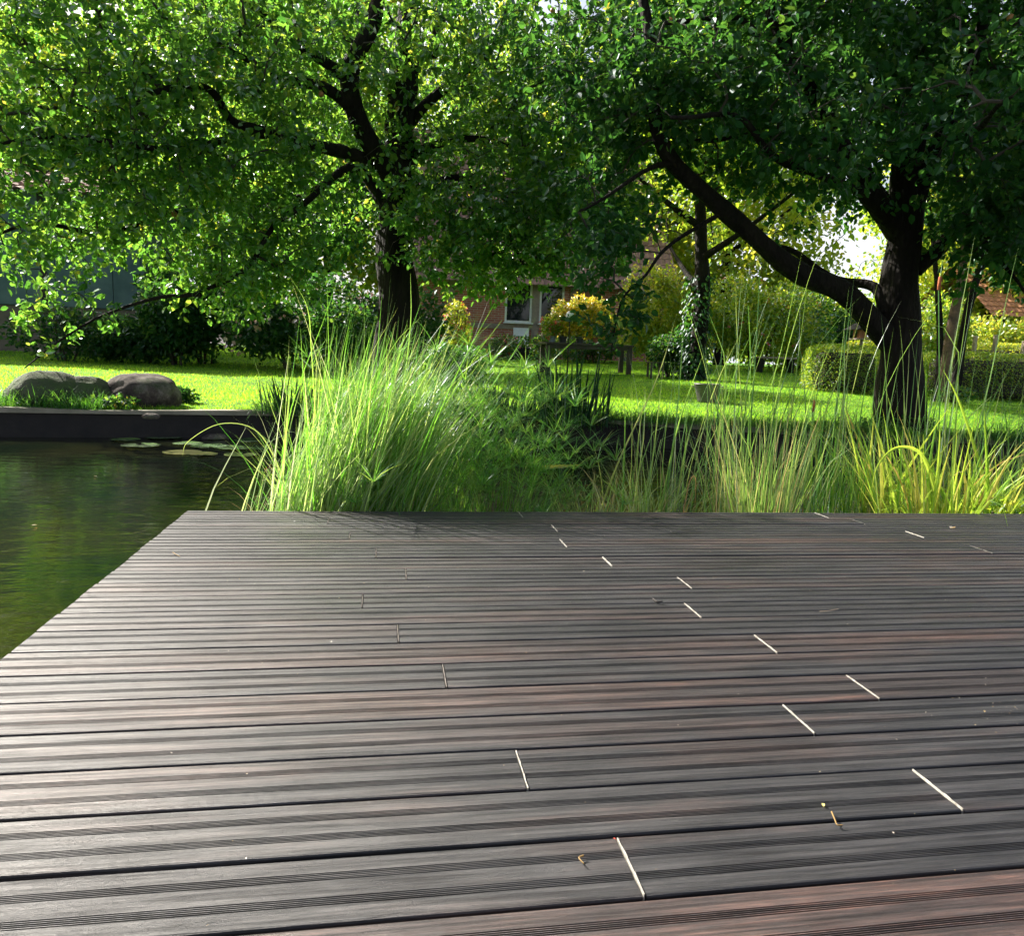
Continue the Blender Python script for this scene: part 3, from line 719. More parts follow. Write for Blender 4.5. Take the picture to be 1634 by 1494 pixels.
bigA = big_tree('bright green broadleaf tree left of the farmhouse, behind the left apple tree', (-2.5, 33, .95), 16, 5.5, M['far_leaf'], 2.5, 900, 26, .26)
bigB = big_tree('yellowing leafy tree standing to the right of the farmhouse', (13.6, 30, .95), 15, 4.6, M['yellow_leaf'], 1.5, 900, 26, .24)
def again(src, label, loc, sc, rz):
    c = copy_tree(src); c.location = loc; c.scale = sc; c.rotation_euler = (0, 0, rz); c['label'] = label; return c
again(bigA, 'bright green broadleaf tree rising above the teal shed at the far left', (-16, 34, .9), (1.1, 1.1, .72), 2.0)
again(bigA, 'far green tree at the left edge, behind the low tree above the teal shed', (-20, 48, 1), (1.1, 1.1, 1.2), 3.3)
again(bigA, 'tall green tree behind the brown roof of the farmhouse', (5.5, 44, 1), (1.1, 1.1, 1.1), 4.1)
again(bigB, 'green and yellow tree beyond the round clipped hedge, left of the sky gap', (12.0, 38, 1), (1.1, 1.1, 1.15), 1.0)
again(bigA, 'green broadleaf tree behind the orange tiled roof at the right edge', (31, 37, 1), (1.15, 1.15, 1.0), 3.0)
again(bigB, 'yellow green tree right of the sky gap beyond the clipped hedge', (26.5, 31, .95), (.95, .95, .95), 5.0)
again(bigA, 'green broadleaf tree between the shed and the farmhouse, farther back', (-8, 42, 1), (1.1, 1.1, 1.15), .6)
# hazy far tree row seen in the sky gap
farT = big_tree('distant pale green tree seen low in the sky gap beside the right trunk', (38, 85, 1.2), 9, 5.0, M['far_leaf'], 1.0, 300, 22, .5, ncl=6, spread=1.1)
for i_, x_ in enumerate((28, 47, 58)):
    again(farT, ('distant tree left of the low one in the sky gap', 'distant tree right of the sky gap, behind the trunk', 'distant tree farthest to the right beyond the hedge')[i_], (x_, 88+i_*3, 1.2), (1.2, 1.2, 1.0+.1*i_), i_*1.9+1)

TD = P(490, 560, 21.5); TD[2] = gz(TD[0], 21.5)
big_tree('middle sized dark tree standing behind the hydrangea bush, left of the left apple tree trunk', TD, 8.4, 2.0, M['dark_leaf'], 2.7, 900, 24, .15, trunk=.27, ncl=8)
# dark ivy-clad trunk right of the table
TI = P(1105, 600, 17.0); TI[2] = gz(TI[0], 17.0)
big_iv = big_tree('tree with a dark ivy clad trunk standing in the lawn right of the stool', TI, 9.5, 3.0, M['far_leaf'], 3.6, 650, 24, .15, trunk=.24, ncl=7, spread=.5)
m = 1000; t_ = rng.random(m)**1.6*2.4; a = rng.uniform(0, 6.28, m); r_ = .24+.22*rng.random(m)**2*(1.1-t_/4)+.05*np.sin(t_*4+a*2)
pos = np.stack([TI[0]+np.sin(a)*r_, TI[1]+np.cos(a)*r_, TI[2]+t_], 1)
V, Q = leaves(pos, np.stack([np.sin(a)*.5, np.cos(a)*.5, np.full(m, -.6)], 1), np.stack([np.sin(a), np.cos(a), np.full(m, .4)], 1)+rng.normal(0, .3, (m, 3)), .09, .08)
adopt(big_iv, mesh('ivy', V, Q, M['dark_leaf'], attrs={'rnd': np.repeat(rng.random(m), 6)}))

# multi-stemmed tree right; sunlight is put into one stem's warm bark colour
TM = P(1515, 660, 12.6); TM[2] = gz(TM[0], 12.6)
mt = empty('forked_tree', TM, 'forked tree with warm sunlit bark on the right behind the reeds', 'tree')
sk = []
for ctrl, r0, r1, mt_ in (([TM+(0, 0, -.2), P(1508, 600, 12.6), P(1520, 520, 12.6), P(1534, 440, 12.7), P(1545, 330, 12.8), P(1550, 200, 12.9)], .115, .05, 'bark_sunlit'),
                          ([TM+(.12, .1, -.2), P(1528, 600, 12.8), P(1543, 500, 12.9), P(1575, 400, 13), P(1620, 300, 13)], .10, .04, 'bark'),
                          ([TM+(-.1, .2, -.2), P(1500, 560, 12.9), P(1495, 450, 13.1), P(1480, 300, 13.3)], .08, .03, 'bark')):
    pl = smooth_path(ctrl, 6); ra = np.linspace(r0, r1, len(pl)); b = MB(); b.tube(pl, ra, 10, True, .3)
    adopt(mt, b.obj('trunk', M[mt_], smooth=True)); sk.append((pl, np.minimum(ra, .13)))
ells = [E_(1560, 330, 13, 1.6, 1.3, .9), E_(1600, 180, 13, 1.8, 1.6, 1.2), E_(1500, 160, 13.5, 1.2, 1.4, 1.4)]
tg = crown_points(ells, 800, .0, .8, 3); b, dr = grow(sk, tg)
crown_obj('crown', M['apple_leaf'], tg, dr, 18, .3, .11, .6, mt, wood=b)

# ------------------------------------------------------------------ bushes
def bush(name, label, cat, c, r, nl, L, mat, flowers=None, group=None, ratio=.6, shell=.5, stems=5, blob=7, gapn=-.1, flat_=.3):
    """c: centre of base on the ground, r: (rx, ry, height)"""
    c = np.array(c, float); root = empty(name, c, label, cat, group)
    rx, ry, h = r
    el = []
    for i_ in range(blob):
        a = rng.uniform(0, 6.28); q = math.sqrt(rng.random())*.55
        el.append((c+np.array([math.sin(a)*rx*q, math.cos(a)*ry*q, h*rng.uniform(.32, .66)]), np.array([rx*rng.uniform(.4, .6), ry*rng.uniform(.4, .6), h*rng.uniform(.25, .36)])))
    el.append((c+np.array([0, 0, h*.4]), np.array([rx*.8, ry*.8, h*.42])))
    pos = np.zeros((0, 3)); outd = np.zeros((0, 3))
    while len(pos) < nl:
        m_ = nl; ii = rng.integers(0, len(el), m_)
        ec = np.array([e[0] for e in el])[ii]; er = np.array([e[1] for e in el])[ii]
        d = norm(rng.normal(size=(m_, 3))); rad = (shell+(1-shell)*rng.random(m_))**.7
        p_ = ec+d*er*rad[:, None]
        k = p_[:, 2] > c[2]-.02
        pos = np.vstack([pos, p_[k]]); outd = np.vstack([outd, d[k]])
    pos = pos[:nl]; outd = outd[:nl]
    nn_ = np.sin(pos[:, 0]*5/rx+c[0])+np.sin(pos[:, 2]*7/h*1.3+pos[:, 0]*3/rx)+np.sin(pos[:, 1]*5/ry+2)
    keep = nn_ > -1.5+gapn; pos = pos[keep]; outd = outd[keep]; n_ = len(pos)
    D = norm(outd*.6+rng.normal(0, .6, (n_, 3))+np.array([0, 0, -.15])); N = norm(outd*.6+np.array([0, 0, flat_])+rng.normal(0, .5, (n_, 3)))
    Ls = L*rng.uniform(.6, 1.2, n_)
    V_, Q_ = leaves(pos, D, N, Ls, Ls*ratio, .3, .15)
    adopt(root, mesh('foliage', V_, Q_, mat, attrs={'rnd': np.repeat(rng.random(n_), 6)}))
    b_ = MB()
    for i_ in range(stems):
        a = rng.uniform(0, 6.28)
        e = c+np.array([math.sin(a)*rx*.5, math.cos(a)*ry*.5, h*.75])
        b_.tube(smooth_path([c+np.array([math.sin(a)*rx*.1, math.cos(a)*ry*.1, -.08]), (c+e)/2+rng.normal(0, .04*rx, 3), e], 4), np.linspace(.02*h**.5, .006, 9), 5)
    adopt(root, b_.obj('stems', M['twig']))
    if flowers:
        fm, fn, fs = flowers
        ii = rng.choice(n_, fn, replace=False); fp = pos[ii]+outd[ii]*fs*.6
        od = outd[ii].copy(); od[:, 2] = np.abs(od[:, 2])+.2
        k = 7; pp = np.repeat(fp, k, 0)+rng.normal(0, fs*.28, (fn*k, 3)); DD = norm(rng.normal(size=(fn*k, 3))+np.repeat(od, k, 0)*.5)
        V_, Q_ = leaves(pp, DD, norm(np.repeat(od, k, 0)+rng.normal(0, .4, (fn*k, 3))), fs*.55, fs*.45, .3, .1)
        adopt(root, mesh('blossoms', V_, Q_, M[fm], attrs={'rnd': np.repeat(rng.random(fn*k), 6)}))
    return root

def G(px, Y, dz=0):
    "ground point at picture column px, Y metres out"
    p_ = P(px, 600, Y); p_[2] = float(gz(p_[0], Y))+dz; return p_

dk = M['dark_leaf']
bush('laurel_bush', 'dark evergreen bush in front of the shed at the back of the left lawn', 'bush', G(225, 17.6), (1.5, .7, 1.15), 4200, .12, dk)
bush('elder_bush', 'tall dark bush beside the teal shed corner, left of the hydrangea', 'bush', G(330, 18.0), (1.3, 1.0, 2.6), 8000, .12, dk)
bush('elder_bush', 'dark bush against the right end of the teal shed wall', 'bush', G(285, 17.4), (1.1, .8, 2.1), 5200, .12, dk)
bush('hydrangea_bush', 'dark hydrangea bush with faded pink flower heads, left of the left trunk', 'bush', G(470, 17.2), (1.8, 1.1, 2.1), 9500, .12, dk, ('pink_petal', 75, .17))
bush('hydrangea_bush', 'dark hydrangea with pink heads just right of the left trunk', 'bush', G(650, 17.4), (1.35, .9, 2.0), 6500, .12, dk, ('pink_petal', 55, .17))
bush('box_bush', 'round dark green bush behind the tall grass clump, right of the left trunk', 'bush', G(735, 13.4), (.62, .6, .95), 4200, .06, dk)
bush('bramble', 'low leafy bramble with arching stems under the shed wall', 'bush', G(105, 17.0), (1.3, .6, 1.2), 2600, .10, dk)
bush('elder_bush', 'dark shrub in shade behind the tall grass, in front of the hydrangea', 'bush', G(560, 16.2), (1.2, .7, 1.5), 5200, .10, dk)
bush('shrub', 'leafy shrub under the house wall beneath the flower table', 'bush', G(950, 24.0), (2.0, .8, 1.1), 4200, .10, M['apple_leaf'])
bush('shrub', 'sunlit green shrub between the table and the ivy clad trunk', 'bush', G(1045, 22.0), (1.35, .9, 3.7), 8000, .12, M['yellow_leaf'])
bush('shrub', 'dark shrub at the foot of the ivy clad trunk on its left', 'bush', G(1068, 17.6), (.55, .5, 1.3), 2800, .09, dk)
bush('rose_bush', 'tall shrub with reddish blooms right of the ivy clad trunk', 'bush', G(1205, 21.5), (2.0, 1.3, 2.9), 11000, .12, M['far_leaf'], ('red_petal', 26, .11))
bush('rose_bush', 'leafy shrub with pale pink blooms left of the clipped round hedge', 'bush', G(1270, 22.5), (1.4, 1.2, 3.0), 7500, .12, M['apple_leaf'], ('pink_petal', 16, .10))
bush('shrub', 'yellow leaved shrub behind the clipped round hedge', 'bush', G(1375, 17.5), (1.0, .8, 1.25), 4500, .09, M['yellow_leaf'])
bush('shrub', 'dark conifer like shrub farther back between sky gap and trunk', 'bush', G(1345, 27), (1.6, 1.2, 2.8), 5200, .12, dk)
bush('shrub', 'green shrub behind the forked tree on the right', 'bush', G(1480, 17.5), (1.3, 1.0, 2.6), 6500, .10, M['far_leaf'])
bush('shrub', 'broad green shrub below the orange tiled roof', 'bush', G(1585, 20.0), (2.2, 1.2, 2.5), 9500, .11, M['yellow_leaf'])
bush('flowering_plant', 'clump of red flowers by the house wall under the left window', 'plant', G(797, 24.5), (.7, .4, .9), 1600, .08, M['apple_leaf'], ('red_petal', 20, .12))
bush('flowering_plant', 'tall plant with red and yellow blooms before the timber post', 'plant', G(728, 22.0), (.65, .5, 2.0), 2400, .09, M['yellow_leaf'], ('red_petal', 40, .11))
bush('flowering_plant', 'bushy green plant under the white frame left of the table', 'plant', G(862, 22.5), (.55, .4, .95), 1900, .08, M['apple_leaf'], ('pink_petal', 12, .10))
bush('weed_tuft', 'small leafy weed growing by the lower left of the right boulder', 'plant', PZ(195, 652, .02)+(0, -.04, 0), (.22, .12, .16), 150, .07, M['apple_leaf'], ratio=.5)
bush('weed_tuft', 'green weeds growing against the right side of the right boulder', 'plant', PZ(292, 646, .02), (.2, .18, .26), 420, .055, dk)
bush('weed_tuft', 'broad leaved weed between the two boulders', 'plant', PZ(152, 650, .02), (.16, .12, .15), 60, .11, M['apple_leaf'], ratio=.8)

# clipped hedges: boxes of small leaves
def hedge(label, c, d, nl, L, mat, rz=0, rnd_=.25):
    c = np.array(c, float); root = empty('clipped_hedge', c, label, 'hedge')
    x, y, z = np.array(d)/2
    # superellipsoid surface
    n_ = nl; v = rng.normal(size=(n_, 3)); v /= (np.abs(v)**5).sum(1, keepdims=True)**(1/5)
    u_ = v*np.array([x, y, z])*(1-.13*rng.random((n_, 1))**2); nrm = norm(np.sign(v)*np.abs(v)**4/np.array([x, y, z]))
    u_ += np.array([[noise.noise(Vector(q*2.2)) for q in u_]]).T*.05*nrm
    cz, sz_ = math.cos(rz), math.sin(rz); R_ = np.array([[cz, sz_, 0], [-sz_, cz, 0], [0, 0, 1]])
    pos = u_ @ R_+c+np.array([0, 0, z-.03]); nrm = nrm @ R_
    D = norm(nrm*.7+rng.normal(0, .6, (n_, 3))); N = norm(nrm*.5+rng.normal(0, .6, (n_, 3))+np.array([0, 0, .3]))
    V_, Q_ = leaves(pos, D, N, L*rng.uniform(.6, 1.2, n_), L*.55, .3, .1)
    adopt(root, mesh('foliage', V_, Q_, mat, attrs={'rnd': np.repeat(rng.random(n_), 6)}))
    b_ = MB(); b_.box(c+np.array([0, 0, z-.08]), (d[0]*.72, d[1]*.6, d[2]*.8), rz, .1); adopt(root, b_.obj('inner_wood', M['twig']))
    return root
hedge('round ended clipped hedge glowing yellow green on its left end', G(1345, 14.6), (1.55, .95, .98), 12000, .04, M['far_leaf'], -.25)
hedge('long low clipped hedge on the right in front of the fence posts', G(1580, 14.0), (3.2, .8, .95), 19000, .04, M['far_leaf'], -.3)
hedge('second clipped hedge behind the long one, along the fence posts', G(1600, 17.6), (4.4, .7, 1.15), 13000, .05, M['yellow_leaf'], -.3)

# ------------------------------------------------------------------ buildings
hx0, hx1, hy = .4, 10.0, 27.0; hz = float(gz(5, 27))
house = empty('farmhouse', (hx0, hy, hz), 'half timbered brick farmhouse with a big brown tiled roof behind the trees', 'house')
eave = hz+2.95
# front wall with real openings
wins = [(P(806, 480, hy)[0], P(849, 480, hy)[0]), (P(861, 480, hy)[0], P(900, 480, hy)[0]), (P(1003, 480, hy)[0], P(1040, 480, hy)[0])]
zb, zt = P(850, 516, hy)[2], P(850, 452, hy)[2]
b = MB(); xcur = hx0
for a, c_ in wins:
    b.box(((xcur+a)/2, hy+.15, (hz+eave)/2), (a-xcur, .3, eave-hz)); b.box(((a+c_)/2, hy+.15, (hz+zb)/2), (c_-a, .3, zb-hz)); b.box(((a+c_)/2, hy+.15, (zt+eave)/2), (c_-a, .3, eave-zt)); xcur = c_
b.box(((xcur+hx1)/2, hy+.15, (hz+eave)/2), (hx1-xcur, .3, eave-hz))
for x in (hx0+.15, hx1-.15): b.box((x, hy+5.15, (hz+eave)/2), (.3, 9.68, eave-hz))
b.box(((hx0+hx1)/2, hy+10.15, (hz+eave)/2), (hx1-hx0, .3, eave-hz))
adopt(house, b.obj('wall', M['brick']))
gb = MB()
for x, s_ in ((hx0+.05, 1), (hx1-.05, -1)):
    gb.add([(x, hy, eave+.001), (x, hy+10.3, eave+.001), (x, hy+5.15, eave+5.9), (x+.2*s_, hy, eave+.001), (x+.2*s_, hy+10.3, eave+.001), (x+.2*s_, hy+5.15, eave+5.9)], [[0, 1, 2], [3, 5, 4]], [[0, 3, 4, 1], [1, 4, 5, 2], [2, 5, 3, 0]])
adopt(house, gb.obj('gable', M['brick']))
for px in (719, 855, 915, 1000):
    x = P(px, 480, hy)[0]; b = MB(); b.box((x, hy-.012, (hz+eave)/2), (.26, .08, eave-hz)); adopt(house, b.obj('timber_post', M['timber']))
for z_ in (zb-.14, zt+.12):
    b = MB(); b.box(((hx0+hx1)/2, hy-.008, z_), (hx1-hx0-.1, .06, .17)); adopt(house, b.obj('timber_beam', M['timber']))
for a, c_ in wins:
    b = MB(); f_ = .07; yy = hy+.02
    b.box(((a+c_)/2, yy, zb+f_/2), (c_-a, .08, f_)); b.box(((a+c_)/2, yy, zt-f_/2), (c_-a, .08, f_))
    for x in (a+f_/2, c_-f_/2): b.box((x, yy, (zb+zt)/2), (f_, .08, zt-zb-2*f_))
    fr = b.obj('window', M['white_paint']); adopt(house, fr)
    b = MB(); b.box(((a+c_)/2, yy+.03, (zb+zt)/2), (c_-a-2*f_, .01, zt-zb-2*f_)); g = b.obj('pane', M['glass'])
    g.parent = fr; g.location = g.location-fr.location-house.location+Vector((0, 0, 0)); g.location = (0, 0, 0)
    b = MB(); b.box(((a+c_)/2, hy-.07, zb-.02), (c_-a+.1, .12, .04)); sl_ = b.obj('sill', M['white_paint']); sl_.parent = fr; sl_.location = (0, 0, 0)
# pantile roof: ribbed and stepped sheet
def roof(root, x0, x1, y0, z0, y1, z1, mat, pitch=.24, course=.34, amp=.045):
    nx_ = int((x1-x0)/pitch*6); Lr = math.hypot(y1-y0, z1-z0); nc = int(Lr/course)
    d = np.array([0, (y1-y0)/Lr, (z1-z0)/Lr]); nr = np.array([0, -abs(d[2]), abs(d[1])]) if y1 > y0 else np.array([0, abs(d[2]), abs(d[1])])
    xv = np.linspace(x0, x1, nx_); rib = amp*np.abs(np.sin((xv-x0)/pitch*PI))
    rows = []
    for c_ in range(nc):
        rows += [(c_*course, .035), ((c_+1)*course-.002, .0)]
    V_ = np.zeros((len(rows), nx_, 3))
    for i_, (s_, o_) in enumerate(rows):
        V_[i_] = np.array([0, y0, z0])+d*s_+nr*(o_+rib[:, None]+.008*math.sin(i_*3.7)); V_[i_, :, 0] = xv
    I_ = np.arange(len(rows)*nx_).reshape(len(rows), nx_)
    Q_ = np.stack([I_[:-1, :-1], I_[:-1, 1:], I_[1:, 1:], I_[1:, :-1]], -1).reshape(-1, 4)
    Vb = V_.reshape(-1, 3)
    o_ = mesh('roof', Vb, Q_, mat); adopt(root, o_); return o_
roof(house, hx0-.4, hx1+.4, hy-.5, eave-.42, hy+5.15, eave+6.0, M['tile_brown'])
roof(house, hx0-.4, hx1+.4, hy+10.8, eave-.42, hy+5.15, eave+6.0, M['tile_brown'])

# teal shed, far left
sx0, sx1, sy = -15.0, P(232, 450, 19.5)[0], 19.5; sz = float(gz(-9, 19.5))
shed = empty('garden_shed', (sx1, sy, sz-.2), 'weathered teal shed at the far left, half hidden by branches', 'shed')
h1 = sz+1.05; h2 = sz+3.6
b = MB(); b.box(((sx0+sx1)/2, sy+2, (sz+h1)/2-.2), (sx1-sx0, 4, h1-sz+.4)); adopt(shed, b.obj('plinth', M['shed_base']))
b = MB()
xq = sx0
while xq < sx1-.05:
    wq = min(.62, sx1-xq); b.box((xq+wq/2, sy-.02, (h1+h2)/2+.02), (wq-.012, .05, h2-h1), bev=.006); xq += wq
adopt(shed, b.obj('cladding', M['shed_paint']))
b = MB(); b.box(((sx0+sx1)/2, sy+2.02, (h1+h2)/2), (sx1-sx0-.02, 3.96, h2-h1)); adopt(shed, b.obj('wall', M['shed_paint']))
roof(shed, sx0-.2, sx1+.25, sy-.4, h2-.05, sy+2.1, h2+.9, M['tile_brown'])
roof(shed, sx0-.2, sx1+.25, sy+4.6, h2-.05, sy+2.1, h2+.9, M['tile_brown'])
b = MB(); b.box((P(72, 450, 19.5)[0], sy-.065, (h1+h2)/2), (.12, .04, h2-h1)); adopt(shed, b.obj('door_post', M['dark_board']))

# barn with orange tiles, right
bc = P(1640, 520, 27); bz = float(gz(bc[0], 27))
barn = empty('barn', (bc[0], 27, bz), 'low barn with an orange pantile roof at the right edge', 'barn')
b = MB(); b.box((bc[0]+3.3, 29.5, bz+1), (8, 4.4, 2.1)); adopt(barn, b.obj('wall', M['brick']))
roof(barn, P(1585, 480, 27)[0], bc[0]+8, 26.9, P(1600, 506, 26.9)[2], 29.6, P(1600, 440, 26.9)[2]+.6, M['tile_orange'], .26)
roof(barn, P(1585, 480, 27)[0], bc[0]+8, 32.3, P(1600, 506, 26.9)[2], 29.6, P(1600, 440, 26.9)[2]+.6, M['tile_orange'], .26)

# fence posts right
for i_, (px, y0_, h_) in enumerate(((1549, 16.4, 1.25), (1581, 16.5, 1.3), (1627, 16.6, 1.2))):
    p_ = G(px, y0_); b = MB(); b.box((0, 0, h_/2-.1), (.08, .08, h_+.2), rz=.2, bev=.01); o = b.obj('fence_post', M['pale_wood'], loc=(0, 0, 0)); o.location = tuple(p_)
    tag(o, ('weathered fence post above the hedge, nearest the forked tree', 'thin fence post above the hedge, between two others', 'fence post above the hedge at the right edge')[i_], 'post', 'fence posts behind the hedge')

# bird house
p_ = G(1369, 16.5); bh = empty('bird_house', p_, 'dark wooden bird feeder house on a post left of the right trunk', 'bird house')
zc = P(1369, 532, 16.5)[2]
b = MB(); b.tube([p_, (p_[0], p_[1], zc-.12)], .035, 8); adopt(bh, b.obj('post', M['timber'], smooth=True))
b = MB(); b.box((p_[0], p_[1], zc-.13), (.42, .34, .03)); adopt(bh, b.obj('floor_board', M['timber']))
b = MB()
for dx in (-.13, .13):
    for dy in (-.11, .11): b.box((p_[0]+dx, p_[1]+dy, zc-.02), (.035, .035, .2))
b.box((p_[0], p_[1], zc-.01), (.16, .14, .19)); adopt(bh, b.obj('house_body', M['terracotta']))
b = MB(); w_, h_, l_ = .33, .17, .3
x, y, z = p_[0], p_[1], zc+.08
b.add([(x-w_, y-l_, z), (x+w_, y-l_, z), (x+w_, y+l_, z), (x-w_, y+l_, z), (x, y-l_, z+h_), (x, y+l_, z+h_)], [[0, 1, 2, 3], [0, 4, 5, 3], [1, 2, 5, 4]], [[0, 1, 4], [3, 5, 2]])
adopt(bh, b.obj('roof', M['dark_board']))

# garden table with pots
tY = 18.0; a = P(871, 545, tY); c_ = P(1012, 548, tY); tz = a[2]; gt = float(gz(a[0]+1, tY))
tb = empty('garden_table', (a[0], tY, gt), 'dark wooden garden table on the lawn carrying flower pots', 'table')
Lx = c_[0]-a[0]
b = MB(); b.box((a[0]+Lx/2, tY+.4, tz-.03), (Lx, .85, .05), bev=.006); adopt(tb, b.obj('tabletop', M['table_wood']))
b = MB(); b.box((a[0]+Lx/2, tY+.06, tz-.10), (Lx-.2, .03, .09)); b.box((a[0]+Lx/2, tY+.74, tz-.10), (Lx-.2, .03, .09)); adopt(tb, b.obj('apron', M['table_wood']))
for x in (a[0]+.08, c_[0]-.08):
    for y in (tY+.07, tY+.73):
        b = MB(); b.box((x, y, (tz-.055+gt-.05)/2), (.11, .11, tz-.055-gt+.05), bev=.008); adopt(tb, b.obj('leg', M['table_wood']))

def potted(px, y, r, hp, plant, label, matp, flowers=None, fm='far_leaf', nl=900, L=.06, z=None, name='potted_plant'):
    x = P(px, 540, y)[0]; z = tz-.004 if z is None else z
    root = empty(name, (x, y, z), label, 'potted plant')
    b = MB(); b.lathe([(0.001, .0), (r*.72, .0), (r*.95, hp*.85), (r*1.08, hp*.86), (r*1.08, hp), (r*.95, hp), (r*.9, hp*.86), (.001, hp*.84)], (x, y, z), 18)
    adopt(root, b.obj('pot', M[matp], smooth=False))
    rr, hh = plant
    n_ = nl; d = norm(rng.normal(size=(n_, 3))); pos = np.array([x, y, z+hp+hh*.5])+d*np.array([rr, rr*.8, hh*.55])*(rng.random((n_, 1))**.45)
    pos += .1*rr*np.sin(pos[:, [1, 2, 0]]*14)
    D = norm(d+rng.normal(0, .6, (n_, 3))); N = norm(d*.5+rng.normal(0, .5, (n_, 3))+(0, 0, .4))
    V_, Q_ = leaves(pos, D, N, L*rng.uniform(.6, 1.2, n_), L*.5); adopt(root, mesh('foliage', V_, Q_, M[fm], attrs={'rnd': np.repeat(rng.random(n_), 6)}))
    b = MB()
    for i_ in range(7):
        e = pos[i_*9]; b.tube([(x, y, z+hp*.8), ((x+e[0])/2, (y+e[1])/2, z+hp+hh*.2), tuple(e)], [.006, .005, .003], 5)
    adopt(root, b.obj('stems', M['twig']))
    for fmn, fn, fs in (flowers or []):
        ii = rng.choice(n_, fn, replace=False); k = 8; fp = pos[ii]+d[ii]*fs*.5; od = d[ii]
        pp = np.repeat(fp, k, 0)+rng.normal(0, fs*.25, (fn*k, 3)); DD = norm(rng.normal(size=(fn*k, 3))+np.repeat(od, k, 0)*.3)
        V_, Q_ = leaves(pp, DD, norm(np.repeat(od, k, 0)+rng.normal(0, .4, (fn*k, 3))), fs*.6, fs*.5, .3, .1)
        adopt(root, mesh('blossoms', V_, Q_, M[fmn], attrs={'rnd': np.repeat(rng.random(fn*k), 6)}))
potted(881, tY+.3, .09, .14, (.26, .50), 'pot with red flowers at the left end of the garden table', 'pot_blue', [('red_petal', 45, .07)], z=tz, L=.07)
potted(898, tY+.55, .11, .16, (.36, .80), 'dark pot with yellow blooms, second on the garden table', 'pot_dark', [('yellow_petal', 170, .085)], 'yellow_leaf', 1500, L=.07, z=tz)
potted(925, tY+.4, .11, .16, (.42, .95), 'tallest pot of dense yellow blooms at the middle of the table', 'pot_dark', [('yellow_petal', 260, .085)], 'yellow_leaf', 1900, L=.07, z=tz)
potted(952, tY+.35, .10, .15, (.42, .95), 'terracotta pot with yellow blooms right of the tallest one', 'terracotta', [('yellow_petal', 230, .085), ('red_petal', 12, .07)], 'yellow_leaf', 1600, L=.07, z=tz)
potted(975, tY+.3, .08, .12, (.20, .38), 'pot of orange red flowers at the right end of the table', 'terracotta', [('red_petal', 60, .07)], z=tz, L=.06)
x = P(905, 504, 18.2); b = MB(); b.tube([(x[0], 17.92, gt), (x[0], 17.92, x[2]-.1)], .012, 6)
gbx = tag(empty('garden_globe', (x[0], 17.92, gt)), 'small white glass globe on a rod among the yellow flowers', 'ornament')
adopt(gbx, b.obj('rod', M['dark_board']))
b = MB(); b.lathe([(.001, .1)]+[(.1*math.sin(t), .1*math.cos(t)) for t in np.linspace(.2, 2.94, 9)]+[(.001, -.1)], (x[0], 17.92, x[2]), 16); adopt(gbx, b.obj('globe', M['white_paint'], smooth=True))

# stool
p_ = G(1045, 17.2); st = empty('garden_stool', p_, 'small dark slatted stool on the lawn left of the ivy clad trunk', 'stool')
b = MB()
for i_ in range(4): b.box((p_[0], p_[1]-.15+.1*i_, p_[2]+.36), (.36, .085, .025), bev=.004)
adopt(st, b.obj('seat', M['table_wood']))
for dx in (-.14, .14):
    for dy in (-.12, .12):
        b = MB(); b.box((p_[0]+dx, p_[1]+dy, p_[2]+.165), (.04, .04, .365)); adopt(st, b.obj('leg', M['table_wood']))
# tub
p_ = G(1130, 12.4); tu = empty('garden_tub', p_, 'dented grey metal tub standing on the lawn near the pond', 'tub')
b = MB(); b.lathe([(.001, .012), (.13, .012), (.15, 0), (.155, .02), (.225, .29), (.235, .30), (.235, .315), (.222, .31), (.145, .03), (.001, .025)], tuple(p_), 24); adopt(tu, b.obj('tub_body', M['galvanised'], smooth=True))
for s_ in (-1, 1):
    b = MB(); b.tube(smooth_path([p_+(s_*.222, -.06, .25), p_+(s_*.275, -.03, .27), p_+(s_*.275, .03, .27), p_+(s_*.222, .06, .25)], 4), .007, 6); adopt(tu, b.obj('handle', M['galvanised'], smooth=True))
# pale bench
p_ = G(1235, 20.6); bn = empty('garden_bench', p_, 'plain pale garden bench at the back of the lawn before the rose bush', 'bench')
b = MB(); b.box(p_+(0, 0, .42), (1.15, .36, .05), bev=.008); adopt(bn, b.obj('seat', M['pale_wood']))
for s_ in (-.48, .48):
    b = MB(); b.box(p_+(s_, 0, .18), (.08, .30, .42)); adopt(bn, b.obj('leg', M['dark_board']))
# trough and white board by the wall
p_ = G(832, 25.2); tr_ = empty('planter_trough', p_, 'low dark wooden planter trough below the left window', 'planter')
b = MB(); b.box(p_+(0, 0, .2), (1.0, .4, .4), bev=.01); adopt(tr_, b.obj('trough', M['dark_board']))
m = 500; pos = p_+np.stack([rng.uniform(-.5, .5, m), rng.uniform(-.2, .2, m), .4+rng.random(m)**1.5*.35], 1)
V, Q = leaves(pos, rng.normal(size=(m, 3))+(0, 0, .6), rng.normal(size=(m, 3))+(0, 0, .5), .09, .05); adopt(tr_, mesh('foliage', V, Q, M['apple_leaf'], attrs={'rnd': np.repeat(rng.random(m), 6)}))
p_ = P(833, 532, 26.55); b = MB(); b.box((0, 0, 0), (.55, .03, .75), bev=.003, rx=-.25)
o = b.obj('white_board', M['white_paint']); o.location = (p_[0], 26.7, float(gz(p_[0], 26.7))+.72); tag(o, 'white board leaning against the house wall below the left window', 'board')

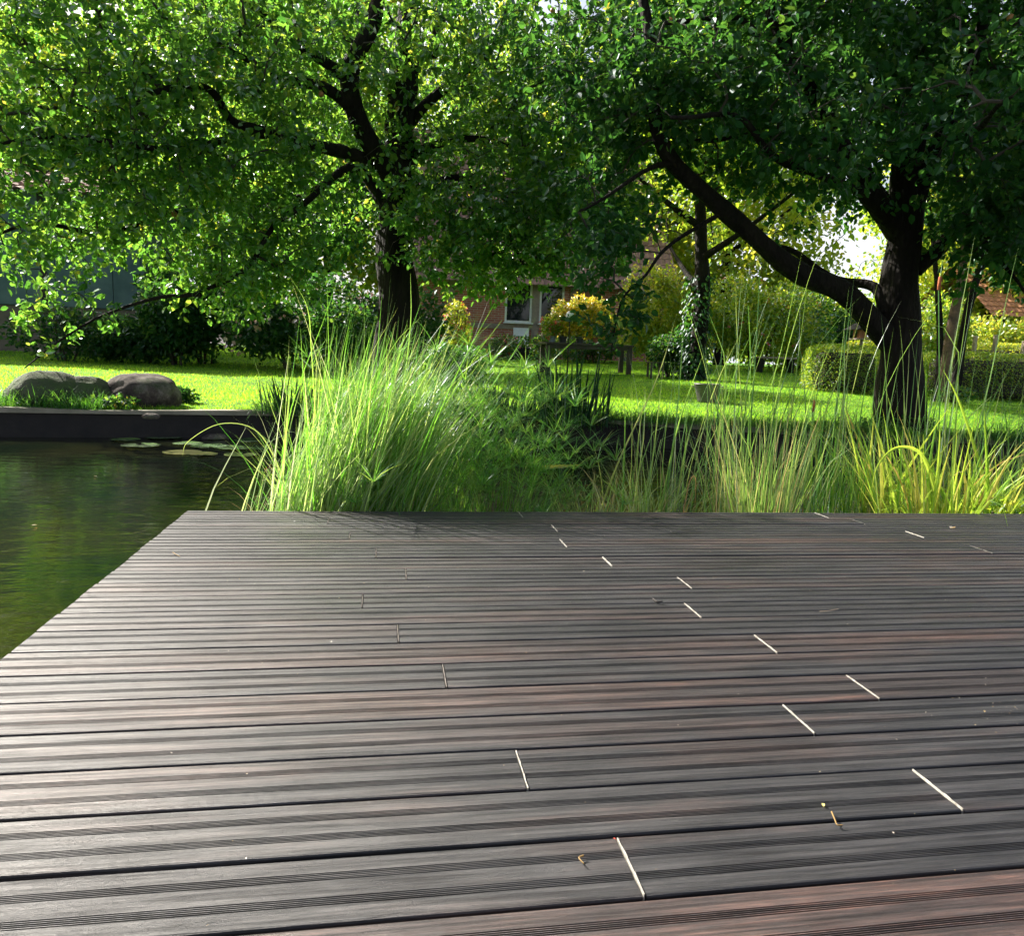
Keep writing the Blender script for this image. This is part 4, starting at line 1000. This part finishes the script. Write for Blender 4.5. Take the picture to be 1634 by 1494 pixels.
# ------------------------------------------------------------------ lawn grass
def lawn_pts(n_, y0, y1, dens_p=1.0):
    out = np.zeros((0, 3))
    while len(out) < n_:
        m_ = n_*2; t = rng.random(m_); Y_ = y0+(y1-y0)*t**dens_p
        az_ = rng.uniform(-.50, .85, m_); X_ = Y_*np.tan(az_)
        k = (Y_ > bank(X_)+.02) & (X_ > -16) & (X_ < 26)
        out = np.vstack([out, np.stack([X_[k], Y_[k], gz(X_[k], Y_[k])-.004], 1)])
    return out[:n_]
pts = lawn_pts(260000, 7.6, 27, 1.25); m = len(pts)
az = rng.uniform(0, 6.28, m); H_ = rng.uniform(.018, .045, m)*(1+.35*np.sin(pts[:, 0]*2.1)*np.sin(pts[:, 1]*1.7)); H_ *= np.where(pts[:, 1]-bank(pts[:, 0]) < .35, 1.7, 1.0)
wd = .0032*(1+pts[:, 1]*.05); sd_ = np.stack([np.cos(az), np.sin(az), np.zeros(m)], 1)*wd[:, None]
lean = np.stack([rng.normal(0, .35, m), rng.normal(0, .35, m), np.ones(m)], 1)*H_[:, None]
V = np.stack([pts-sd_, pts+sd_, pts+lean], 1).reshape(-1, 3)
tag(mesh('grass', V, np.arange(m*3).reshape(-1, 3), M['grass'], attrs={'rnd': np.repeat(rng.random(m), 3)}), 'short mown lawn grass around the pond', 'grass', kind='stuff')

m = 9000; X_ = rng.uniform(-1.6, 9, m); Y_ = bank(X_)+rng.uniform(-.13, .2, m); hm = .14+.26*np.abs(np.sin(X_*1.9)+.5*np.sin(X_*4.3))*rng.random(m)
V, Q, _ = blades(np.stack([X_, Y_, np.full(m, .0)], 1), np.where(rng.random(m) < .75, PI+rng.normal(0, .7, m), rng.uniform(0, 6.28, m)), rng.uniform(.3, 1.4, m), rng.uniform(.6, 1.9, m), hm+.08, rng.uniform(.006, .012, m), 5)
tag(mesh('overhanging_grass', V, Q, M['umbrella_sedge'], attrs={'rnd': np.repeat(rng.random(m)*.6, 18)}), 'uncut grass hanging over the pond edge behind the reeds', 'grass', kind='stuff')
m = 800; p0 = PZ(60, 652, .0); X_ = p0[0]+rng.uniform(-.55, .75, m); Y_ = 9.35+rng.uniform(0, .25, m)
V, Q, _ = blades(np.stack([X_, Y_+.1, gz(X_, Y_)], 1), rng.uniform(0, 6.28, m), rng.uniform(.1, .8, m), rng.uniform(.3, 1.4, m), rng.uniform(.12, .36, m), rng.uniform(.005, .009, m), 4)
tag(mesh('boulder_grass', V, Q, M['umbrella_sedge'], attrs={'rnd': np.repeat(rng.random(m)*.5, 15)}), 'long uncut grass around the foot of the left boulders', 'grass', kind='stuff')

# ------------------------------------------------------------------ boulders
def boulder(label, c, r, seed, mat='boulder', name='boulder'):
    n1, n2 = 48, 28; th = np.linspace(0, 2*PI, n1, endpoint=False); ph = np.linspace(-PI/2, PI/2, n2)
    V_ = []
    for p2 in ph:
        for t in th:
            d = np.array([math.cos(p2)*math.cos(t), math.cos(p2)*math.sin(t), math.sin(p2)])
            f_ = 1+.16*nz(d*1.3+seed)+.07*nz(d*3+seed)+.025*nz(d*8+seed)
            q = d*f_*np.array(r); q[2] = max(q[2], -r[2]*.55); V_.append(q)
    I_ = np.arange(n1*n2).reshape(n2, n1); Q_ = np.stack([I_[:-1], np.roll(I_[:-1], -1, 1), np.roll(I_[1:], -1, 1), I_[1:]], -1).reshape(-1, 4)
    o = mesh(name, np.array(V_), Q_, M[mat], smooth=True); o.location = tuple(c); return tag(o, label, 'boulder' if name == 'boulder' else 'stone')
p_ = PZ(223, 652, .0); boulder('smooth rounded brown boulder, the right one of two beside the pond', (p_[0], p_[1]+.2, .17), (.45, .36, .29), 3.3)
p_ = PZ(60, 652, .0); boulder('moss covered boulder, at the left end by the pond edge', (p_[0], p_[1]+.25, .14), (.42, .4, .30), 7.7, 'mossy_stone')
p_ = PZ(125, 652, .0); boulder('low mossy boulder between the two taller ones', (p_[0], p_[1]+.25, .10), (.34, .32, .28), 12.1, 'mossy_stone')
for i_, (px, py, r_) in enumerate(((240, 668, .10), (345, 700, .16))):
    p_ = PZ(px, py, -.02 if i_ == 0 else WZ); boulder(('small flat stone on the coping below the right boulder', 'dark stone breaking the water by the pond edge')[i_], (p_[0], p_[1]+(.0 if i_ else .02), (.0 if i_ == 0 else WZ)), (r_, r_*.7, r_*.4), 20+i_, name='stone')

# ------------------------------------------------------------------ water-side plants
def reed(name, label, cat, cx, cy, sx_, sy_, n_, L, Wd, mat, lean_az=None, lean=(.05, .3), curv=(.2, .9), z=WZ-.15, seg=7, group=None, spread_az=.5, extra=None, pw=1.6):
    root = empty(name, (cx, cy, z), label, cat, group)
    bx = cx+np.clip(rng.normal(0, .5, n_), -1.1, 1.1)*sx_; by = cy+np.clip(rng.normal(0, .5, n_), -1, 1)*sy_
    if lean_az is None: az_ = np.arctan2(bx-cx, by-cy)+rng.normal(0, .8, n_)
    else: az_ = rng.normal(lean_az, spread_az, n_)
    Ls = rng.uniform(L[0], L[1], n_)*np.where(rng.random(n_) < .15, 1.15, 1)
    V_, Q_, Pc = blades(np.stack([bx, by, np.full(n_, z)], 1), az_, rng.uniform(*lean, n_), rng.uniform(*curv, n_)*rng.random(n_)**.5, Ls, rng.uniform(Wd[0], Wd[1], n_), seg, p=pw)
    rr = rng.random(n_)
    adopt(root, mesh('leaves', V_, Q_, M[mat], attrs={'rnd': np.repeat(rr, (seg+1)*3)}))
    return root

WX = lambda px, Y: float(P(px, 800, Y)[0])
# tall grass clump, left
g1_ = reed('pond_sedge', 'dense bright green tall grass clump leaning right at the deck edge', 'grass clump', WX(552, 4.35), 4.35, .33, .33, 1500, (.75, 1.5), (.005, .013), 'reed_green', PI/2, (.04, .46), (.05, .9), spread_az=.75)
n_ = 110; bx = WX(462, 4.3)+rng.uniform(0, .35, n_); by = 4.2+rng.uniform(-.15, .4, n_)
V, Q, _ = blades(np.stack([bx, by, np.full(n_, WZ-.15)], 1), rng.normal(-PI/2, .7, n_), rng.uniform(0, .22, n_), rng.uniform(.1, 1.6, n_), rng.uniform(.5, 1.05, n_), rng.uniform(.005, .010, n_), 8)
adopt(g1_, mesh('outer_leaves', V, Q, M['reed_green'], attrs={'rnd': np.repeat(rng.random(n_), 27)}))
n_ = 420
V, Q, _ = blades(np.stack([WX(522, 4.35)+rng.uniform(-.45, .55, n_), 4.2+rng.uniform(-.25, .4, n_), np.full(n_, WZ-.1)], 1), rng.uniform(0, 6.28, n_), rng.uniform(.1, .9, n_), rng.uniform(.3, 1.6, n_), rng.uniform(.2, .5, n_), rng.uniform(.004, .009, n_), 5)
adopt(g1_, mesh('dead_leaves', V, Q, M['straw'], attrs={'rnd': np.repeat(rng.random(n_), 18)}))
n_ = 620; bx = WX(500, 4.2)+rng.normal(0, .17, n_)
V, Q, _ = blades(np.stack([bx, 4.12+rng.uniform(-.15, .3, n_), np.full(n_, WZ-.15)], 1), rng.normal(PI/2, .5, n_), rng.uniform(.08, .50, n_), rng.uniform(0, .6, n_), rng.uniform(.6, 1.35, n_), rng.uniform(.005, .013, n_), 7)
adopt(g1_, mesh('sunlit_leaves', V, Q, M['reed_sunlit'], attrs={'rnd': np.repeat(rng.random(n_), 24)}))  # paler blades painted as the sunlit left of the clump
# long arching blade over the lilies and a few tall ones
def single(name, label, pts, w_, mat, cat='reed', rnd_=.7, base_w=None):
    pl = smooth_path(pts, 6); m_ = len(pl); t = np.linspace(0, 1, m_); ww = w_*np.clip(1.03-t**2, .05, 1)
    T_ = norm(np.gradient(pl, axis=0)); side = norm(np.cross(T_, norm(CAM-pl.mean(0)+np.array([.3, .1, .4])))); nr = np.cross(T_, side)
    V_ = np.stack([pl-side*ww[:, None]/2, pl+nr*ww[:, None]*.2, pl+side*ww[:, None]/2], 1).reshape(-1, 3)
    k = np.arange(m_-1)[:, None]*3; Q_ = np.concatenate([k+np.array([0, 1, 4, 3]), k+np.array([1, 2, 5, 4])])
    o = mesh(name, V_, Q_, M[mat], attrs={'rnd': np.full(len(V_), rnd_)}, loc=pl[0]); return tag(o, label, cat)
single('reed_blade', 'long pale blade arching left over the lily pads', [P(470, 822, 4.3), P(440, 735, 4.35), P(405, 685, 4.4), P(350, 677, 4.45), P(300, 705, 4.5), P(291, 728, 4.5)], .008, 'reed_pale')
single('reed_blade', 'broad white shining blade crossing the middle of the grass clump', [P(585, 822, 3.98), P(625, 755, 4.0), P(672, 672, 4.05), P(745, 590, 4.2)], .017, 'reed_pale', rnd_=.75)
single('reed_blade', 'tall blade curling left at the top of the grass clump', [P(520, 822, 4.2), P(505, 680, 4.25), P(497, 560, 4.3), P(490, 490, 4.3), P(462, 440, 4.35)], .007, 'reed_green')
single('reed_blade', 'tall upright blade rising in front of the left trunk', [P(610, 822, 4.3), P(640, 640, 4.3), P(655, 520, 4.3), P(655, 436, 4.3)], .009, 'reed_pale', rnd_=.3)
single('reed_blade', 'pale dry stem leaning right above the dark iris', [P(955, 822, 5.4), P(990, 730, 5.4), P(1050, 600, 5.5), P(1080, 500, 5.6)], .014, 'reed_pale', rnd_=.8)

# umbrella sedge: stems with whorls of thin leaves
def sedge(label, cx, cy, sx_, sy_, ns, hmin, hmax, seed=0, az0=PI/2):
    root = empty('umbrella_sedge', (cx, cy, WZ-.15), label, 'water plant')
    bx = cx+rng.normal(0, .45, ns)*sx_*.7; by = cy+rng.normal(0, .45, ns)*sy_*.7
    az_ = np.arctan2(bx-cx, (by-cy)*.6)+rng.normal(0, .6, ns); az_ = np.where(rng.random(ns) < .35, az0, az_)
    Ls = rng.uniform(hmin, hmax, ns)
    V_, Q_, Pc = blades(np.stack([bx, by, np.full(ns, WZ-.15)], 1), az_, rng.uniform(.02, .42, ns), rng.uniform(0, .5, ns), Ls, np.full(ns, .006), 6)
    adopt(root, mesh('stems', V_, Q_, M['umbrella_sedge'], attrs={'rnd': np.repeat(rng.random(ns), 21)}))
    k = 18; tips = Pc[:, -1]; n2 = ns*k
    tb_ = np.repeat(tips, k, 0)
    V_, Q_, _ = blades(tb_, np.tile(np.arange(k)*2*PI/k, ns)+rng.normal(0, .2, n2), rng.uniform(.5, 1.35, n2), rng.uniform(.2, .9, n2), rng.uniform(.12, .27, n2), rng.uniform(.0035, .007, n2), 4)
    adopt(root, mesh('leaf_whorls', V_, Q_, M['umbrella_sedge'], attrs={'rnd': np.repeat(rng.random(n2), 15)}))
    return root
sedge('tall umbrella sedge with whorled tops filling the right half of the grass clump', WX(690, 4.55), 4.55, .42, .40, 130, .55, 1.35)
sedge('lower umbrella sedge clump in shade, next to the small reeds', WX(800, 4.7), 4.7, .42, .35, 110, .4, 1.1)
reed('fine_sedge', 'thicket of fine dark green leaves at the foot of the umbrella sedge', 'water plant', WX(755, 4.35), 4.35, .62, .25, 900, (.3, .75), (.003, .006), 'umbrella_sedge', None, (.1, .9), (.4, 1.6), spread_az=1)

reed('iris_clump', 'dark broad bladed iris clump on the far bank behind the reeds', 'iris', float(P(915, 650, 9.5)[0]), 9.6, .42, .3, 95, (.45, 1.0), (.025, .045), 'dark_blade', None, (.02, .3), (.0, .7), z=-.05)
reed('iris_clump', 'dark iris clump on the bank left of the tall grass clump', 'iris', float(P(462, 650, 9.7)[0]), 9.75, .34, .25, 80, (.3, .6), (.014, .026), 'dark_blade', None, (.02, .35), (.1, .9), z=0)
reed('iris_clump', 'low dark iris tuft at the bank below the dark bush', 'iris', float(P(800, 650, 9.7)[0]), 9.8, .8, .3, 170, (.3, .7), (.015, .03), 'dark_blade', None, (.05, .4), (.1, .9), z=0)

reed('small_sedge', 'small pale sedge tuft right beside the umbrella sedge', 'sedge', WX(955, 4.6), 4.6, .28, .25, 190, (.3, .66), (.004, .009), 'reed_pale', None, (.03, .35), (.2, 1.8))
reed('small_sedge', 'drooping sedge tuft at the water between the small tuft and the rushes', 'sedge', WX(1045, 5.2), 5.2, .35, .25, 130, (.35, .8), (.005, .010), 'reed_pale', None, (.05, .5), (.5, 2.2))
reed('soft_rush', 'dense upright rush tuft in the middle of the reed bed', 'rush', WX(1215, 4.55), 4.55, .26, .25, 230, (.55, 1.1), (.005, .010), 'reed_pale', None, (.0, .30), (.0, .6))
reed('soft_rush', 'shorter sparse rush tuft just right of the dense one', 'rush', WX(1330, 4.9), 4.9, .22, .2, 150, (.5, .95), (.004, .007), 'umbrella_sedge', None, (.0, .12), (.0, .15))
reed('small_sedge', 'arching pale sedge behind the dense rush tuft', 'sedge', WX(1250, 5.6), 5.6, .7, .3, 120, (.5, .95), (.006, .012), 'reed_pale', None, (.1, .6), (.6, 2.0))
reed('sweet_flag', 'yellow green broad bladed flag at the right deck edge', 'flag iris', WX(1510, 4.4), 4.4, .40, .28, 150, (.5, 1.05), (.018, .036), 'iris_yellow', None, (.02, .45), (.1, 1.3))
reed('sweet_flag', 'pale flag with long arching blades left of the right broad flag', 'flag iris', WX(1420, 4.9), 4.9, .35, .3, 80, (.6, 1.2), (.013, .028), 'iris_yellow', -PI/2, (.05, .5), (.3, 1.6), spread_az=1.2)
reed('meadow_plant', 'mass of fine yellow green leaves at the far right deck end', 'water plant', WX(1590, 4.6), 4.6, .55, .4, 800, (.3, .95), (.006, .015), 'iris_yellow', None, (.1, .9), (.2, 1.6))
reed('straw_mat', 'mat of dry straw leaves at the foot of the rush tuft', 'dead reeds', WX(1240, 4.3), 4.25, .85, .25, 560, (.15, .42), (.004, .009), 'straw', None, (.2, 1.2), (.1, .9))
reed('straw_mat', 'yellow straw litter at the foot of the broad flag', 'dead reeds', WX(1480, 4.3), 4.25, .6, .22, 420, (.2, .48), (.004, .010), 'straw', None, (.2, 1.2), (.1, .9))
reed('pond_sedge', 'pale arching sedge along the water behind the broad flag', 'sedge', WX(1560, 5.6), 5.6, .9, .4, 200, (.5, .95), (.005, .010), 'reed_pale', None, (.1, .6), (.4, 1.8))
bush('water_mint', 'low leafy green plant at the far right corner of the deck', 'water plant', (WX(1600, 4.15), 4.15, WZ), (.35, .25, .36), 900, .045, M['far_leaf'])

# cattails: each plant its own thing
cats = [(1150, 5.3, 1.75, .10, -1), (1125, 5.2, 1.45, .14, 0), (1085, 5.1, 1.25, .12, 0), (1190, 5.4, 1.85, .14, 0), (1045, 5.0, 1.05, .06, 0), (1290, 5.5, 1.5, .06, 1), (1330, 5.2, 1.65, .12, 0), (1265, 5.2, 1.3, -.08, 0),
        (1440, 5.4, 1.5, .05, 0), (1500, 5.0, 1.9, .0, 1), (1475, 5.2, 1.35, .1, 0), (1560, 5.3, 1.25, -.05, 0), (1385, 5.0, 1.35, .08, 0), (1010, 5.1, .9, -.02, 0), (1230, 5.8, 1.6, .2, 0), (1610, 5.6, 1.3, .05, 0)]
cl_ = {0: 'leftmost sparse cattail plant, standing before the dark iris'}
names_ = ['tall cattail plant with thin leaves above the metal tub', 'slender cattail left of the tallest one above the tub', 'cattail plant standing below the ivy clad trunk', 'tall cattail leaning right before the rose bush',
          'short cattail with yellowing blades right of the small sedge tuft', 'cattail with a brown head in front of the clipped round hedge', 'tall cattail right of the dense rush tuft, before the clipped hedge', 'thin cattail rising out of the dense rush tuft',
          'cattail standing directly before the right trunk', 'tallest cattail with an orange brown head right of the right trunk', 'cattail between the right trunk and the tallest cattail', 'cattail before the long low hedge, right of the tallest one',
          'cattail with bent tip left of the right trunk', 'leftmost sparse low cattail near the yellow leaf stalk', 'cattail farther out in the water behind the rush tuft', 'rightmost cattail at the edge of the picture']
for i_, (px, cy, h_, ln, head) in enumerate(cats):
    cx = WX(px, cy); root = empty('cattail', (cx, cy, WZ-.15), names_[i_], 'cattail', 'cattails in the reed bed')
    k = 11; bs = np.stack([cx+rng.normal(0, .05, k), cy+rng.normal(0, .05, k), np.full(k, WZ-.15)], 1)
    V_, Q_, _ = blades(bs, rng.normal(PI/2, 1.4, k), np.abs(rng.normal(ln, .10, k)), rng.uniform(0, .55, k)*(rng.random(k) < .7), h_*rng.uniform(.6, 1.12, k)+.2, rng.uniform(.008, .015, k), 9, p=2.4)
    adopt(root, mesh('leaves', V_, Q_, M['reed_pale'], attrs={'rnd': np.repeat(rng.random(k)*.8, 30)}))
    if head:
        if head == 1 and px == 1290: tp = P(1301, 645, cy); tp = P(1298, 648, cy)
        elif px == 1500: tp = P(1499, 452, cy)
        hl = .10
    if head == 1:
        b = MB(); b.tube([(cx, cy, WZ-.15), ((cx+tp[0])/2+.01, cy, (WZ+tp[2])/2), (tp[0], cy, tp[2]-hl/2), (tp[0]+.004, cy, tp[2]+.16)], [.005, .004, .0035, .0015], 6)
        adopt(root, b.obj('stalk', M['reed_pale'], attrs={'rnd': np.full(b.n, .2)}, smooth=True))
        b = MB(); b.lathe([(.002, -hl/2), (.010, -hl/2+.006), (.012, 0), (.010, hl/2-.006), (.002, hl/2)], (tp[0], cy, tp[2]), 10); adopt(root, b.obj('seed_head', M['cattail'], smooth=True))

# loose stalks of orange brown
single('dead_stalk', 'orange brown stalk broken over, left foot of the rushes', [P(1090, 822, 4.2), P(1100, 770, 4.2), P(1110, 765, 4.2), P(1108, 822, 4.2)], .008, 'straw', rnd_=.1)
single('dead_stalk', 'yellow fallen stalk lying on the water beside the umbrella sedge', [P(865, 746, 5.6), P(900, 744, 5.6), P(925, 742, 5.6)], .03, 'iris_yellow', rnd_=.9)
single('dead_stalk', 'orange stalk lying level behind the rush tuft', [P(1310, 745, 5.4), P(1350, 744, 5.4), P(1405, 741, 5.4)], .02, 'straw', rnd_=.05)
single('reed_blade', 'wide yellow blade arching left from the broad flag', [P(1495, 790, 4.2), P(1470, 725, 4.2), P(1430, 715, 4.2), P(1400, 745, 4.2), P(1390, 790, 4.2)], .022, 'iris_yellow', rnd_=.5)
single('reed_blade', 'stiff broad green blade standing upright at the right', [P(1576, 822, 4.2), P(1575, 740, 4.2), P(1570, 650, 4.2)], .024, 'iris_yellow', rnd_=.2)
single('reed_blade', 'long yellow green blade slanting from the tall cattail to the right', [P(1585, 822, 4.6), P(1560, 730, 4.6), P(1530, 640, 4.6), P(1505, 590, 4.6)], .020, 'iris_yellow', rnd_=.4)

# ------------------------------------------------------------------ lily pads
def pad(px, py, r, az_, label, col):
    p_ = PZ(px, py, WZ+.004); k = 30; a = np.linspace(.16, 2*PI-.16, k)+az_
    rr = r*(1+.04*np.sin(a*5+px)); m1 = r*.55
    V_ = [(0, 0, .001)]+[(math.cos(t)*m1, math.sin(t)*m1, .002) for t in a]+[(math.cos(t)*q, math.sin(t)*q, .004+.006*max(0, math.sin(t*2+px))) for t, q in zip(a, rr)]
    T_ = [[0, 1+i_, 2+i_] for i_ in range(k-1)]; Q_ = [[1+i_, 1+k+i_, 2+k+i_, 2+i_] for i_ in range(k-1)]
    o = mesh('lily_pad', np.array(V_), [np.array(T_), np.array(Q_)], M['pad'], attrs={'rnd': np.full(len(V_), col)}, smooth=True)
    o.location = tuple(p_); tag(o, label, 'lily pad', 'lily pads floating on the pond')
pads = [(200, 702, .16, 0, 'leftmost pale lily pad by the pond wall', .7), (262, 698, .22, 1, 'wide lily pad nearest the pond wall below the right boulder', .6), (225, 711, .2, 2, 'lily pad just in front of the leftmost pale one', .5),
        (290, 722, .19, 3, 'yellowing lily pad with a curled left rim in front', 1), (325, 725, .14, 4, 'light yellow pad touching the yellowing front one', .95), (335, 712, .2, 5, 'dark green pad behind the light yellow one', .2),
        (385, 726, .17, 1.5, 'yellow green pad in front, near the grass clump', .8), (375, 715, .18, 2.5, 'shaded pad behind the yellow green front one', .3), (400, 703, .2, .5, 'dark pad by the grass clump, toward the wall', .25),
        (345, 700, .15, 3.5, 'small dark pad beside the stone in the water', .3), (300, 708, .16, 4.5, 'dull green pad in the middle of the pads', .4), (415, 716, .13, 5.5, 'raised grey green pad touching the grass clump', .1)]
for q in pads: pad(*q)
bush('pond_flower', 'tiny orange red flower at the left edge of the grass clump', 'flower', tuple(PZ(430, 750, WZ)-np.array([0, 0, .01])), (.04, .04, .06), 24, .03, M['red_petal'], stems=2, blob=2)

# floating leaves by the grass clump, weeds at the right trunk
fl = [(420, 768, 'pinkish dead leaf floating left of the grass clump, farthest out'), (405, 793, 'tan dead leaf floating close to the deck corner side of the clump'), (436, 780, 'dead leaf touching the outer blades of the grass clump'),
      (448, 800, 'curled dead leaf at the foot of the grass clump by the deck'), (427, 806, 'small dead leaf between deck edge and grass clump'), (150, 760, 'single brown leaf drifting in open water'), (60, 838, 'tiny leaf drifting at the left picture edge')]
for i_, (px, py, lb) in enumerate(fl):
    p_ = PZ(px, py, WZ+.006); L_ = .05 if i_ < 5 else .035; a = i_*1.7
    V, Q = leaves(np.array([p_]), np.array([[math.sin(a), math.cos(a), .0]]), np.array([[.05, .1, 1.]]), L_, L_*.6, .35, -.1)
    V[:, 2] = np.maximum(V[:, 2], WZ+.003)
    tag(mesh('floating_leaf', V, Q, M['straw'], attrs={'rnd': np.full(6, (i_*.37) % 1)}, loc=p_), lb, 'leaf', 'dead leaves floating on the pond')
bush('weed_tuft', 'low green weeds around the foot of the right apple tree', 'plant', (TR[0]-.05, TR[1]-.1, 0), (.62, .42, .26), 1100, .055, M['dark_leaf'], ratio=.5, stems=8)
bush('weed_tuft', 'nettle like weeds at the foot of the forked tree', 'plant', tuple(TM), (.5, .4, .4), 900, .06, M['apple_leaf'], ratio=.5, stems=8)
